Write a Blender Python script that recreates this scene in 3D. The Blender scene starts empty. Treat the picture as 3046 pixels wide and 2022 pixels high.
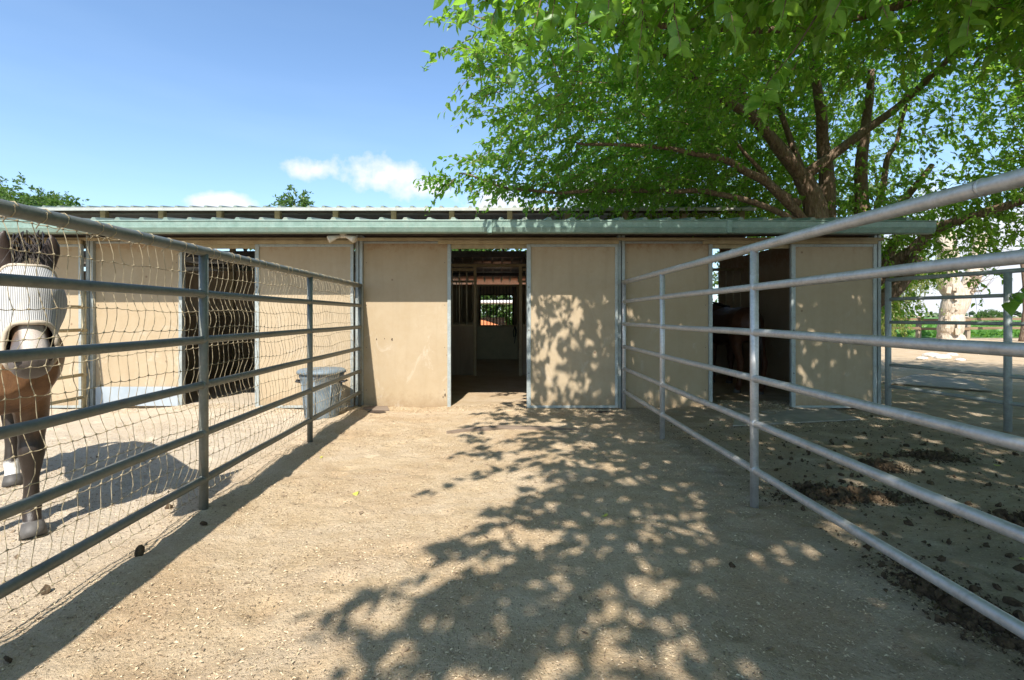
import bpy, bmesh, math, random
import numpy as np
from mathutils import Vector, Matrix, noise

R = math.radians
random.seed(7)
rng = np.random.default_rng(11)
scene = bpy.context.scene
col = scene.collection

# ------------------------------------------------------------------ camera
CAMH = 1.3
cam_d = bpy.data.cameras.new('camera')
cam = bpy.data.objects.new('camera', cam_d)
col.objects.link(cam)
cam.location = (0, 0, CAMH)
cam.rotation_euler = (R(90), 0, 0)
cam_d.sensor_width = 36
cam_d.lens = 17.116
cam_d.shift_x = 0.0140
cam_d.shift_y = -0.0237
cam_d.clip_start = 0.05
cam_d.clip_end = 3000
scene.camera = cam

# ------------------------------------------------------------------ light
SUN = Vector((-0.11, -0.90, 1.0)).normalized()
sd = bpy.data.lights.new('sun', 'SUN')
sd.energy = 4.8
sd.angle = R(0.47)
sd.color = (1.0, 0.95, 0.875)
so = bpy.data.objects.new('sun', sd)
col.objects.link(so)
so.rotation_euler = SUN.to_track_quat('Z', 'Y').to_euler()

scene.view_settings.view_transform = 'Standard'
scene.view_settings.look = 'None'
scene.view_settings.gamma = 1
scene.view_settings.use_curve_mapping = False
scene.view_settings.exposure = 0.83

world = bpy.data.worlds.new('World')
scene.world = world
world.use_nodes = True


def build_world():
    nt = world.node_tree
    N, L = nt.nodes, nt.links
    N.clear()
    out = N.new('ShaderNodeOutputWorld')
    bg = N.new('ShaderNodeBackground')
    bg.inputs['Strength'].default_value = 0.088
    L.new(bg.outputs[0], out.inputs[0])
    sky = N.new('ShaderNodeTexSky')
    sky.sky_type = 'NISHITA'
    sky.sun_disc = False
    sky.sun_elevation = R(47.8)
    sky.sun_rotation = R(187)
    sky.air_density = 1.0
    sky.dust_density = 0.6
    sky.ozone_density = 1.6
    tc = N.new('ShaderNodeTexCoord')
    nz = N.new('ShaderNodeTexNoise')
    nz.inputs['Scale'].default_value = 11
    nz.inputs['Detail'].default_value = 9
    nz.inputs['Roughness'].default_value = 0.6
    L.new(tc.outputs['Generated'], nz.inputs['Vector'])

    def math_(op, a, b=None, clamp=False):
        m = N.new('ShaderNodeMath')
        m.operation = op
        m.use_clamp = clamp
        for i, v in enumerate((a, b)):
            if v is None:
                continue
            if isinstance(v, (int, float)):
                m.inputs[i].default_value = v
            else:
                L.new(v, m.inputs[i])
        return m.outputs[0]

    masks = []
    # cumulus banks: direction from the yard, angular half width, vertical squash
    for (u, v, r, sq) in ((-0.375, 0.298, 0.052, 2.0), (-0.225, 0.285, 0.10, 2.7), (-0.15, 0.262, 0.07, 2.6),
                          (-0.57, 0.232, 0.055, 2.8), (1.02, 0.10, 0.34, 2.6), (0.9, -0.01, 0.22, 2.2),
                          (0.25, 0.2, 0.2, 2.6), (-1.6, 0.2, 0.2, 2.2), (2.6, 0.5, 0.3, 2.0), (0.03, 0.23, 0.14, 3.2)):
        d = Vector((u, 1, v)).normalized()
        sb = N.new('ShaderNodeVectorMath')
        sb.operation = 'SUBTRACT'
        L.new(tc.outputs['Generated'], sb.inputs[0])
        sb.inputs[1].default_value = d
        ml = N.new('ShaderNodeVectorMath')
        ml.operation = 'MULTIPLY'
        L.new(sb.outputs[0], ml.inputs[0])
        ml.inputs[1].default_value = (1 / r, 1 / r, sq / r)
        ln = N.new('ShaderNodeVectorMath')
        ln.operation = 'LENGTH'
        L.new(ml.outputs[0], ln.inputs[0])
        a = math_('SUBTRACT', 1.0, ln.outputs['Value'])
        b = math_('SUBTRACT', nz.outputs['Fac'], 0.5)
        b = math_('MULTIPLY', b, 3.2)
        c = math_('ADD', a, b)
        c = math_('MULTIPLY', c, 1.5, True)
        masks.append(c)
    m = masks[0]
    for k in masks[1:]:
        m = math_('MAXIMUM', m, k)
    # thin cirrus and pale horizon air
    sx = N.new('ShaderNodeSeparateXYZ')
    L.new(tc.outputs['Generated'], sx.inputs[0])
    z = math_('MAXIMUM', sx.outputs['Z'], 0.0)
    hz = math_('SUBTRACT', 1.0, z)
    hz = math_('POWER', hz, 3.0)
    hz = math_('MULTIPLY', hz, 0.36)
    n2 = N.new('ShaderNodeTexNoise')
    n2.inputs['Scale'].default_value = 2.2
    n2.inputs['Detail'].default_value = 6
    mp = N.new('ShaderNodeMapping')
    mp.inputs['Scale'].default_value = (1, 1, 6)
    L.new(tc.outputs['Generated'], mp.inputs[0])
    L.new(mp.outputs[0], n2.inputs['Vector'])
    ci = math_('SUBTRACT', n2.outputs['Fac'], 0.47)
    ci = math_('MULTIPLY', ci, 1.6, True)
    ci = math_('MULTIPLY', ci, hz)
    ci = math_('MULTIPLY', ci, 1.4)
    mix0 = N.new('ShaderNodeMix')
    mix0.data_type = 'RGBA'
    L.new(math_('ADD', hz, ci, True), mix0.inputs[0])
    tint = N.new('ShaderNodeMix')
    tint.data_type = 'RGBA'
    tint.blend_type = 'MULTIPLY'
    tint.inputs[0].default_value = 1
    L.new(sky.outputs[0], tint.inputs[6])
    tint.inputs[7].default_value = (1.22, 1.45, 1.62, 1)
    L.new(tint.outputs[2], mix0.inputs[6])
    mix0.inputs[7].default_value = (5.6, 7.2, 9.0, 1)
    mix = N.new('ShaderNodeMix')
    mix.data_type = 'RGBA'
    L.new(m, mix.inputs[0])
    L.new(mix0.outputs[2], mix.inputs[6])
    mix.inputs[7].default_value = (6.6, 6.9, 7.6, 1)
    L.new(mix.outputs[2], bg.inputs['Color'])


build_world()


# ------------------------------------------------------------------ node materials
class NB:
    """small node builder"""
    def __init__(s, name):
        s.m = bpy.data.materials.new(name)
        s.m.use_nodes = True
        s.N, s.L = s.m.node_tree.nodes, s.m.node_tree.links
        s.b = s.N['Principled BSDF']
        s.out = s.N['Material Output']

    def put(s, sock, v):
        if isinstance(v, bpy.types.NodeSocket):
            s.L.new(v, sock)
        elif isinstance(v, (tuple, list)) and len(v) == 3 and sock.type == 'RGBA':
            sock.default_value = (*v, 1)
        else:
            sock.default_value = v

    def pos(s, scale=(1, 1, 1), obj=False, warp=0):
        if obj:
            o = s.N.new('ShaderNodeTexCoord').outputs['Object']
        else:
            o = s.N.new('ShaderNodeNewGeometry').outputs['Position']
        mp = s.N.new('ShaderNodeMapping')
        mp.inputs['Scale'].default_value = scale
        s.L.new(o, mp.inputs[0])
        return mp.outputs[0]

    def noise(s, vec, scale, detail=6, rough=0.6, dist=0.0):
        n = s.N.new('ShaderNodeTexNoise')
        s.L.new(vec, n.inputs['Vector'])
        n.inputs['Scale'].default_value = scale
        n.inputs['Detail'].default_value = detail
        n.inputs['Roughness'].default_value = rough
        n.inputs['Distortion'].default_value = dist
        return n.outputs['Fac']

    def vor(s, vec, scale, out='Distance', feat='F1'):
        n = s.N.new('ShaderNodeTexVoronoi')
        n.feature = feat
        s.L.new(vec, n.inputs['Vector'])
        n.inputs['Scale'].default_value = scale
        return n.outputs[out]

    def ramp(s, fac, lo, hi, a=0.0, b=1.0):
        n = s.N.new('ShaderNodeMapRange')
        n.clamp = True
        s.L.new(fac, n.inputs[0])
        n.inputs[1].default_value = lo
        n.inputs[2].default_value = hi
        n.inputs[3].default_value = a
        n.inputs[4].default_value = b
        return n.outputs[0]

    def mix(s, fac, a, b, mode='MIX'):
        n = s.N.new('ShaderNodeMix')
        n.data_type = 'RGBA'
        n.blend_type = mode
        s.put(n.inputs[0], fac)
        s.put(n.inputs[6], a)
        s.put(n.inputs[7], b)
        return n.outputs[2]

    def math(s, op, a, b=0.0, clamp=False):
        n = s.N.new('ShaderNodeMath')
        n.operation = op
        n.use_clamp = clamp
        s.put(n.inputs[0], a)
        s.put(n.inputs[1], b)
        return n.outputs[0]

    def xyz(s, vec):
        n = s.N.new('ShaderNodeSeparateXYZ')
        s.L.new(vec, n.inputs[0])
        return n.outputs

    def bump(s, h, strength=0.4, dist=0.01):
        n = s.N.new('ShaderNodeBump')
        n.inputs['Strength'].default_value = strength
        n.inputs['Distance'].default_value = dist
        s.L.new(h, n.inputs['Height'])
        s.L.new(n.outputs[0], s.b.inputs['Normal'])

    def base(s, c, rough=0.8, metal=0.0, spec=0.5):
        s.put(s.b.inputs['Base Color'], c)
        s.put(s.b.inputs['Roughness'], rough)
        s.put(s.b.inputs['Metallic'], metal)
        s.put(s.b.inputs['Specular IOR Level'], spec)
        return s.m


def simple(name, c1, c2, scale=8, rough=0.8, metal=0.0, stretch=(1, 1, 1), bump=0.2, bd=0.004, obj=True, spec=0.4):
    b = NB(name)
    p = b.pos(stretch, obj)
    f = b.noise(p, scale, 8, 0.65)
    b.bump(b.noise(p, scale * 5, 4), bump, bd)
    return b.base(b.mix(b.ramp(f, 0.35, 0.65), c1, c2), rough, metal, spec)


def mat_ground():
    b = NB('paddock_dirt')
    p = b.pos()
    xyz = b.xyz(p)
    big = b.noise(p, 0.55, 5, 0.6)
    mid = b.noise(p, 3.5, 8, 0.7)
    fine = b.noise(p, 60, 6, 0.75)
    st = b.pos((26, 60, 40))
    flake = b.vor(st, 1.6)
    st2 = b.pos((70, 34, 40))
    flake2 = b.vor(st2, 1.2)
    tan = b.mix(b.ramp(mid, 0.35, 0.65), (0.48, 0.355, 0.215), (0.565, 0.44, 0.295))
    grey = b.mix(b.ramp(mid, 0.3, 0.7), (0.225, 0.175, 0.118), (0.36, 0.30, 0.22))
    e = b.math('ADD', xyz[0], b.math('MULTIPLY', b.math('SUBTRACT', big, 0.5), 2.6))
    gm = b.ramp(e, 0.6, 2.0, 0.0, 0.9)  # greyer to the right: darker pen soil plus tree shade put into the colour
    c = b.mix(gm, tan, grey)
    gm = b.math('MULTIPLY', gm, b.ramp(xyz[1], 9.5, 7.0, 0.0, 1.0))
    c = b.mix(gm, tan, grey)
    warm = b.ramp(b.noise(b.pos((1, 1.4, 1)), 1.1, 7, 0.65, 0.6), 0.48, 0.66)
    c = b.mix(b.math('MULTIPLY', warm, 0.5), c, (0.40, 0.265, 0.15))
    # pale shavings towards the pens and the doorway
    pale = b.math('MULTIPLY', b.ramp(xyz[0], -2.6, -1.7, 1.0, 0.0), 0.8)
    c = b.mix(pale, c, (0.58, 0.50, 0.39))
    dk = b.ramp(b.noise(p, 9, 9, 0.8), 0.55, 0.70)
    c = b.mix(b.math('MULTIPLY', dk, 0.38), c, (0.24, 0.165, 0.095))
    smooth = b.ramp(b.noise(b.pos((0.8, 1.6, 1)), 1.3, 6, 0.6, 0.8), 0.52, 0.62)
    c = b.mix(b.math('MULTIPLY', smooth, 0.35), c, (0.60, 0.49, 0.36))
    c = b.mix(b.math('MULTIPLY', b.ramp(flake, 0.12, 0.3, 1, 0), 0.42), c, (0.68, 0.57, 0.40))
    c = b.mix(b.math('MULTIPLY', b.ramp(flake2, 0.10, 0.24, 1, 0), 0.55), c, (0.17, 0.125, 0.08))
    c = b.mix(b.ramp(fine, 0.40, 0.78, 0, 0.42), c, (0.24, 0.17, 0.105))
    h = b.math('ADD', b.math('MULTIPLY', fine, 0.8), b.math('MULTIPLY', mid, 1.0))
    h = b.math('SUBTRACT', h, b.math('MULTIPLY', b.ramp(flake2, 0.1, 0.3, 1, 0), 0.25))
    h = b.math('ADD', h, b.math('MULTIPLY', b.noise(p, 22, 6, 0.7), 1.3))
    b.bump(h, 0.8, 0.022)
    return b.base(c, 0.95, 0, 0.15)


def mat_tan(name, hue=0.0):
    b = NB(name)
    p = b.pos()
    xyz = b.xyz(p)
    big = b.noise(p, 1.3, 6, 0.6)
    sm = b.noise(p, 14, 8, 0.7)
    st = b.noise(b.pos((8, 8, 0.7)), 1.0, 6, 0.6)
    c = b.mix(b.ramp(big, 0.3, 0.7), (0.365 + hue, 0.278 + hue, 0.172 + hue), (0.42, 0.332, 0.222))
    c = b.mix(b.ramp(sm, 0.45, 0.8, 0, 0.35), c, (0.33, 0.23, 0.12))
    c = b.mix(b.ramp(st, 0.50, 0.72, 0, 0.35), c, (0.31, 0.235, 0.145))
    # rust and mould creeping in from the top edge, splash along the foot
    top = b.math('ADD', b.ramp(xyz[2], 2.05, 2.38), b.math('MULTIPLY', b.math('SUBTRACT', sm, 0.5), 1.6))
    c = b.mix(b.ramp(top, 0.55, 1.15, 0, 0.75), c, (0.26, 0.12, 0.045))
    foot = b.math('ADD', b.ramp(xyz[2], 0.32, 0.0), b.math('MULTIPLY', b.math('SUBTRACT', sm, 0.5), 1.4))
    c = b.mix(b.ramp(foot, 0.35, 0.95, 0, 0.75), c, (0.27, 0.19, 0.11))
    spot = b.ramp(b.vor(p, 2.3), 0.03, 0.045, 1, 0)
    c = b.mix(b.math('MULTIPLY', spot, 0.6), c, (0.16, 0.09, 0.05))
    rub = b.ramp(b.noise(b.pos((2.2, 2.2, 1.3)), 1.6, 8, 0.75, 1.0), 0.56, 0.68)
    rub = b.math('MULTIPLY', rub, b.ramp(xyz[2], 1.7, 0.9))
    c = b.mix(b.math('MULTIPLY', rub, 0.32), c, (0.60, 0.54, 0.46))
    scr = b.ramp(b.noise(b.pos((3, 3, 30)), 2.0, 6, 0.7, 0.6), 0.66, 0.70)
    c = b.mix(b.math('MULTIPLY', scr, 0.35), c, (0.56, 0.46, 0.34))
    b.bump(b.math('ADD', sm, b.noise(p, 90, 3)), 0.35, 0.004)
    return b.base(c, 0.72, 0, 0.3)


def mat_galv(name, c1, c2, metal=0.55, rough=0.42, rust=0.3, dirt=0.6):
    b = NB(name)
    p = b.pos((1, 1, 1), True)
    w = b.pos()
    v = b.ramp(b.vor(w, 55), 0.1, 0.8, 0.2, 0.8)
    n = b.noise(w, 9, 8, 0.7)
    c = b.mix(b.ramp(n, 0.3, 0.7), c1, c2)
    c = b.mix(0.12, c, v, 'OVERLAY')
    r = b.ramp(b.noise(w, 4.2, 9, 0.75), 0.62, 0.72)
    c = b.mix(b.math('MULTIPLY', r, rust), c, (0.20, 0.10, 0.05))
    d = b.ramp(b.noise(w, 17, 9, 0.8), 0.5, 0.75)
    c = b.mix(b.math('MULTIPLY', d, dirt), c, (0.24, 0.20, 0.15))
    b.bump(b.math('ADD', n, b.noise(w, 70, 3)), 0.2, 0.003)
    rr = b.ramp(n, 0.3, 0.7, rough - 0.08, rough + 0.14)
    return b.base(c, rr, metal, 0.5)


def mat_leaf(name, c_dark, c_light, trans, yellow=0.0):
    b = NB(name)
    p = b.pos()
    n = b.noise(p, 1.1, 4)
    n2 = b.noise(p, 9, 3, 0.8)
    c = b.mix(b.ramp(n2, 0.3, 0.7), c_dark, c_light)
    c = b.mix(b.ramp(n, 0.55, 0.8, 0, 0.35), c, (0.10, 0.14, 0.02))
    b.base(c, 0.42, 0, 0.5)
    t = b.N.new('ShaderNodeBsdfTranslucent')
    b.put(t.inputs[0], b.mix(b.ramp(n2, 0.3, 0.7), trans, tuple(x * 1.25 for x in trans)))
    ms = b.N.new('ShaderNodeMixShader')
    ms.inputs[0].default_value = 0.45
    b.L.new(b.b.outputs[0], ms.inputs[1])
    b.L.new(t.outputs[0], ms.inputs[2])
    b.L.new(ms.outputs[0], b.out.inputs[0])
    return b.m


def mat_bark(name, c1, c2, scale=6):
    b = NB(name)
    p = b.pos((1, 1, 0.28))
    n = b.noise(p, scale * 2.5, 9, 0.75, 0.4)
    v = b.vor(p, scale * 5)
    c = b.mix(b.ramp(n, 0.35, 0.65), c1, c2)
    c = b.mix(b.ramp(b.noise(b.pos(), 3, 5), 0.5, 0.75, 0, 0.4), c, (0.30, 0.26, 0.20))
    b.bump(b.math('ADD', n, v), 0.9, 0.03)
    return b.base(c, 0.9, 0, 0.2)


def mat_horse():
    b = NB('bay_horse_coat')
    p = b.pos((1, 1, 1), True)
    xyz = b.xyz(p)
    n = b.noise(p, 8, 7, 0.7, 0.5)
    fine = b.noise(b.pos((60, 60, 14), True), 3, 4)
    c = b.mix(b.ramp(n, 0.3, 0.7), (0.085, 0.038, 0.016), (0.25, 0.12, 0.048))
    zj = b.math('ADD', xyz[2], b.math('MULTIPLY', b.math('SUBTRACT', n, 0.5), 0.25))
    c = b.mix(b.ramp(zj, 0.80, 0.58), c, (0.022, 0.016, 0.012))
    c = b.mix(b.ramp(zj, 1.36, 1.52), c, (0.035, 0.021, 0.015))
    # sooty muzzle with a pale chin
    mz = b.math('ADD', b.ramp(xyz[0], 0.93, 1.02), b.math('MULTIPLY', b.math('SUBTRACT', n, 0.5), 0.6), True)
    c = b.mix(mz, c, (0.11, 0.095, 0.088))
    blaze = b.math('MULTIPLY', b.ramp(xyz[0], 0.84, 0.90), b.ramp(b.math('ABSOLUTE', b.math('SUBTRACT', xyz[1], 0.08)), 0.05, 0.035))
    blaze = b.math('MULTIPLY', blaze, b.ramp(xyz[2], 1.10, 1.13))
    c = b.mix(blaze, c, (0.50, 0.43, 0.37))
    # white socks
    sock = b.math('MULTIPLY', b.ramp(zj, 0.20, 0.16), b.math('ADD', b.ramp(xyz[0], -0.6, -0.7), b.ramp(xyz[2], 0.09, 0.06), True))
    c = b.mix(sock, c, (0.66, 0.63, 0.58))
    c = b.mix(b.ramp(fine, 0.3, 0.7, 0, 0.25), c, (0.05, 0.03, 0.02))
    b.bump(b.math('ADD', fine, b.math('MULTIPLY', n, 2)), 0.25, 0.006)
    return b.base(c, 0.45, 0, 0.4)


def mat_mesh_cloth():
    b = NB('fly_mask_mesh')
    p = b.pos((1, 1, 1), True)
    xyz = b.xyz(p)
    w = b.math('SINE', b.math('MULTIPLY', xyz[1], 880.0))
    c = b.mix(b.ramp(w, -0.2, 0.6), (0.24, 0.235, 0.225), (0.50, 0.49, 0.47))
    c = b.mix(b.ramp(b.noise(p, 12, 6), 0.5, 0.75, 0, 0.5), c, (0.45, 0.40, 0.32))
    b.bump(w, 0.5, 0.002)
    return b.base(c, 0.8, 0, 0.2)


def mat_bars(name, c1, c2, c3, period, axis=0):
    """sheet metal whose flats carry faint weather streaks"""
    b = NB(name)
    p = b.pos()
    n = b.noise(p, 2.5, 8, 0.7)
    s = b.noise(b.pos((18, 0.8, 18)), 1.0, 6)
    c = b.mix(b.ramp(n, 0.35, 0.65), c1, c2)
    c = b.mix(b.ramp(s, 0.5, 0.72, 0, 0.7), c, c3)
    b.bump(n, 0.15, 0.004)
    return b.base(c, 0.5, 0.35, 0.5)


M = {}
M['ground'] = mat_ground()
M['tan'] = mat_tan('tan_painted_panel')
M['tan2'] = mat_tan('tan_painted_door', 0.02)
M['steel'] = mat_galv('grey_green_steel', (0.27, 0.30, 0.29), (0.40, 0.43, 0.41), 0.25, 0.5, 0.5)
M['pipe'] = mat_galv('galvanised_pipe', (0.44, 0.43, 0.41), (0.60, 0.58, 0.55), 0.45, 0.40, 0.35, 0.55)
M['pipe_old'] = mat_galv('weathered_green_pipe', (0.10, 0.115, 0.105), (0.19, 0.195, 0.17), 0.3, 0.48, 0.6, 0.5)
M['gutter'] = mat_galv('pale_green_gutter', (0.145, 0.225, 0.185), (0.24, 0.33, 0.28), 0.1, 0.42, 0.35, 0.35)
M['roof'] = mat_bars('green_roof_sheet', (0.16, 0.22, 0.18), (0.24, 0.28, 0.23), (0.30, 0.24, 0.17), 0.3)
M['fascia'] = mat_galv('white_fascia_trim', (0.30, 0.31, 0.28), (0.40, 0.40, 0.36), 0.0, 0.5, 0.2, 0.2)
M['ceiling'] = mat_bars('galvanised_ceiling_sheet', (0.40, 0.39, 0.36), (0.55, 0.53, 0.48), (0.28, 0.22, 0.15), 0.3)
M['fence_wood'] = simple('brown_fence_board', (0.16, 0.105, 0.06), (0.26, 0.18, 0.11), 5, 0.85, 0, (0.2, 1, 1), 0.4)
M['wood'] = simple('weathered_lumber', (0.33, 0.26, 0.15), (0.44, 0.36, 0.22), 5, 0.85, 0, (1, 1, 0.2), 0.4)
M['plank'] = simple('dark_stall_board', (0.22, 0.175, 0.125), (0.34, 0.28, 0.20), 4, 0.85, 0, (1, 1, 0.15), 0.4)
M['horse_dark'] = simple('dark_bay_coat', (0.06, 0.024, 0.012), (0.10, 0.04, 0.018), 6, 0.5)
M['olive'] = simple('olive_stall_door', (0.38, 0.36, 0.25), (0.46, 0.43, 0.30), 4, 0.7)
M['bar'] = simple('tan_stall_bar', (0.30, 0.25, 0.15), (0.42, 0.35, 0.21), 9, 0.6)
M['bar_light'] = simple('lightened_stall_bar', (0.44, 0.38, 0.25), (0.56, 0.49, 0.34), 9, 0.5)  # lighter copy of the tan bar, brightness for the dim stall put into colour
M['dark'] = simple('dark_beam_steel', (0.07, 0.055, 0.045), (0.13, 0.10, 0.08), 6, 0.7)
M['cord'] = simple('sun_bleached_cord', (0.25, 0.20, 0.12), (0.42, 0.35, 0.23), 30, 0.9)
M['leaf'] = mat_leaf('mulberry_leaf', (0.050, 0.135, 0.016), (0.165, 0.29, 0.035), (0.36, 0.62, 0.05))
M['leaf_big'] = mat_leaf('near_mulberry_leaf', (0.06, 0.17, 0.02), (0.16, 0.29, 0.04), (0.34, 0.60, 0.06))
M['leaf_far'] = mat_leaf('far_tree_leaf', (0.05, 0.10, 0.022), (0.10, 0.17, 0.04), (0.14, 0.26, 0.04))
M['leaf_pepper'] = mat_leaf('yellow_green_drooping_leaf', (0.13, 0.18, 0.03), (0.22, 0.27, 0.06), (0.32, 0.42, 0.08))
M['bark'] = mat_bark('mulberry_bark', (0.13, 0.085, 0.055), (0.27, 0.19, 0.13))
M['bark_pale'] = mat_bark('pale_peeling_bark', (0.40, 0.31, 0.22), (0.62, 0.54, 0.44), 3)
M['horse'] = mat_horse()
M['mask'] = mat_mesh_cloth()
M['fleece'] = simple('mask_fleece_edge', (0.40, 0.33, 0.25), (0.52, 0.44, 0.34), 30, 0.95)
M['hair'] = simple('black_horse_hair', (0.022, 0.018, 0.016), (0.06, 0.045, 0.035), 30, 0.5, 0, (1, 1, 0.2))
M['hoof'] = simple('horn_hoof', (0.20, 0.18, 0.15), (0.34, 0.31, 0.27), 12, 0.6)
M['hoof_dark'] = simple('dark_hoof', (0.06, 0.055, 0.05), (0.12, 0.11, 0.10), 12, 0.6)
M['eye'] = simple('dark_eye', (0.01, 0.008, 0.006), (0.02, 0.015, 0.01), 5, 0.1)
M['bin'] = simple('blue_grey_plastic', (0.12, 0.155, 0.18), (0.18, 0.22, 0.245), 5, 0.55)
M['kick'] = simple('pale_blue_kick_sheet', (0.33, 0.38, 0.42), (0.42, 0.46, 0.49), 3, 0.5, 0.2)
M['manure'] = simple('horse_manure', (0.036, 0.023, 0.012), (0.110, 0.072, 0.038), 22, 0.95, 0, (1, 1, 1), 1.0, 0.01)
M['stick'] = simple('weathered_plank', (0.14, 0.10, 0.07), (0.26, 0.20, 0.15), 8, 0.9, 0, (0.2, 3, 1), 0.8, 0.01)
M['mat'] = simple('dusty_rubber_mat', (0.24, 0.215, 0.18), (0.34, 0.305, 0.25), 4, 0.9)
M['field'] = simple('leafy_crop', (0.055, 0.16, 0.028), (0.15, 0.30, 0.06), 1.6, 0.8, 0, (1, 1, 1), 1.0, 0.2, False)
M['crop'] = mat_leaf('crop_leaf', (0.08, 0.20, 0.03), (0.16, 0.32, 0.06), (0.22, 0.42, 0.06))
M['stone'] = simple('pale_concrete_rubble', (0.50, 0.46, 0.40), (0.64, 0.60, 0.54), 6, 0.9, 0, (1, 1, 1), 0.8, 0.02)
M['shaving'] = simple('wood_shaving', (0.50, 0.38, 0.23), (0.68, 0.55, 0.38), 40, 0.9)
M['brown_shaving'] = simple('brown_chaff', (0.16, 0.11, 0.07), (0.30, 0.22, 0.14), 40, 0.9)
M['fallen'] = simple('yellow_fallen_leaf', (0.50, 0.46, 0.06), (0.42, 0.48, 0.10), 20, 0.7)
M['orange'] = simple('orange_tarp', (0.60, 0.17, 0.055), (0.68, 0.22, 0.08), 2, 0.7)
M['white'] = simple('white_sheet_metal', (0.62, 0.62, 0.60), (0.72, 0.72, 0.70), 2, 0.5)
M['lamp'] = simple('aged_lamp_housing', (0.50, 0.44, 0.34), (0.62, 0.56, 0.46), 12, 0.6)
M['strap'] = simple('dark_nylon_strap', (0.02, 0.02, 0.022), (0.05, 0.05, 0.055), 12, 0.7)
M['hole'] = simple('dark_hole_shade', (0.035, 0.025, 0.018), (0.07, 0.05, 0.035), 20, 0.95)  # dark colour standing in for the shade inside holes and burrows
M['hill'] = simple('distant_treeline', (0.08, 0.12, 0.06), (0.13, 0.17, 0.09), 0.4, 0.95, 0, (1, 1, 1), 0.8, 0.5, False)


# ------------------------------------------------------------------ mesh helpers
class MB:
    def __init__(s):
        s.v, s.f = [], []

    def add(s, vs, fs):
        o = len(s.v)
        s.v += [tuple(v) for v in vs]
        s.f += [tuple(i + o for i in f) for f in fs]
        return s

    def box(s, x0, x1, y0, y1, z0, z1):
        v = [(x0, y0, z0), (x1, y0, z0), (x1, y1, z0), (x0, y1, z0), (x0, y0, z1), (x1, y0, z1), (x1, y1, z1), (x0, y1, z1)]
        return s.add(v, [(0, 3, 2, 1), (4, 5, 6, 7), (0, 1, 5, 4), (1, 2, 6, 5), (2, 3, 7, 6), (3, 0, 4, 7)])

    def tube(s, pts, rad, n=12, cap=True, squash=None):
        """swept tube; rad number or list; squash=(a,b) radii scale lists"""
        pts = [Vector(p) for p in pts]
        k = len(pts)
        rad = rad if isinstance(rad, (list, tuple)) else [rad] * k
        t0 = (pts[1] - pts[0]).normalized()
        ref = Vector((0, 0, 1)) if abs(t0.z) < 0.9 else Vector((0, 1, 0))
        u = t0.cross(ref).normalized()
        vs = []
        for i, p in enumerate(pts):
            t = (pts[min(i + 1, k - 1)] - pts[max(i - 1, 0)]).normalized()
            u = (u - t * u.dot(t)).normalized()
            w = t.cross(u)
            for j in range(n):
                a = 2 * math.pi * j / n
                vs.append(p + (u * math.cos(a) + w * math.sin(a)) * rad[i])
        fs = []
        for i in range(k - 1):
            for j in range(n):
                a, b = i * n + j, i * n + (j + 1) % n
                fs.append((a, a + n, b + n, b))
        if cap:
            fs.append(tuple(range(n)))
            fs.append(tuple(reversed(range((k - 1) * n, k * n))))
        return s.add(vs, fs)

    def loft(s, rings):
        """rings: list of lists of Vectors with equal count, closed ends"""
        n = len(rings[0])
        vs = [p for r in rings for p in r]
        fs = []
        for i in range(len(rings) - 1):
            for j in range(n):
                a, b = i * n + j, i * n + (j + 1) % n
                fs.append((a, a + n, b + n, b))
        fs.append(tuple(range(n)))
        fs.append(tuple(reversed(range((len(rings) - 1) * n, len(rings) * n))))
        return s.add(vs, fs)

    def mesh(s, name, mat, smooth=False, bevel=0):
        me = bpy.data.meshes.new(name)
        me.from_pydata(s.v, [], s.f)
        me.materials.append(mat)
        if smooth:
            me.polygons.foreach_set('use_smooth', [True] * len(me.polygons))
        me.update()
        return me

    def build(s, name, mat, parent=None, smooth=False, bevel=0.0, loc=None):
        me = s.mesh(name, mat, smooth)
        o = link(name, me, parent, loc)
        if bevel:
            m = o.modifiers.new('bevel', 'BEVEL')
            m.width = bevel
            m.segments = 2
            m.limit_method = 'ANGLE'
        return o


def link(name, data, parent=None, loc=None):
    o = bpy.data.objects.new(name, data)
    col.objects.link(o)
    if parent is not None:
        o.parent = parent
    if loc is not None:
        o.location = loc
    return o


def thing(name, label, cat, loc=(0, 0, 0), rz=0, group=None):
    o = link(name, None, None, loc)
    o.rotation_euler = (0, 0, rz)
    o.empty_display_size = 0.2
    return tag(o, label, cat, group)


def tag(o, label=None, cat=None, group=None, kind=None):
    if label: o['label'] = label
    if cat: o['category'] = cat
    if group: o['group'] = group
    if kind: o['kind'] = kind
    return o


def np_mesh(name, V, F, mat, smooth=False):
    """V (n,3), F (m,3) numpy triangles"""
    me = bpy.data.meshes.new(name)
    me.vertices.add(len(V))
    me.vertices.foreach_set('co', V.astype(np.float32).ravel())
    me.loops.add(F.size)
    me.loops.foreach_set('vertex_index', F.astype(np.int32).ravel())
    me.polygons.add(len(F))
    me.polygons.foreach_set('loop_start', np.arange(0, F.size, F.shape[1], dtype=np.int32))
    me.polygons.foreach_set('use_smooth', np.full(len(F), smooth))
    me.materials.append(mat)
    me.update(calc_edges=True)
    me.validate()
    return me


FOC = 1123.0


def G(px, py, h=0.0):
    """point of the ground (height h) that a measured spot of the photograph lies on"""
    y = (CAMH - h) * FOC / (py - 728.0)
    return Vector(((px - 1148.0) / FOC * y, y, h))


def AT(px, py, y):
    return Vector(((px - 1148.0) / FOC * y, y, CAMH + (728.0 - py) / FOC * y))


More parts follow.
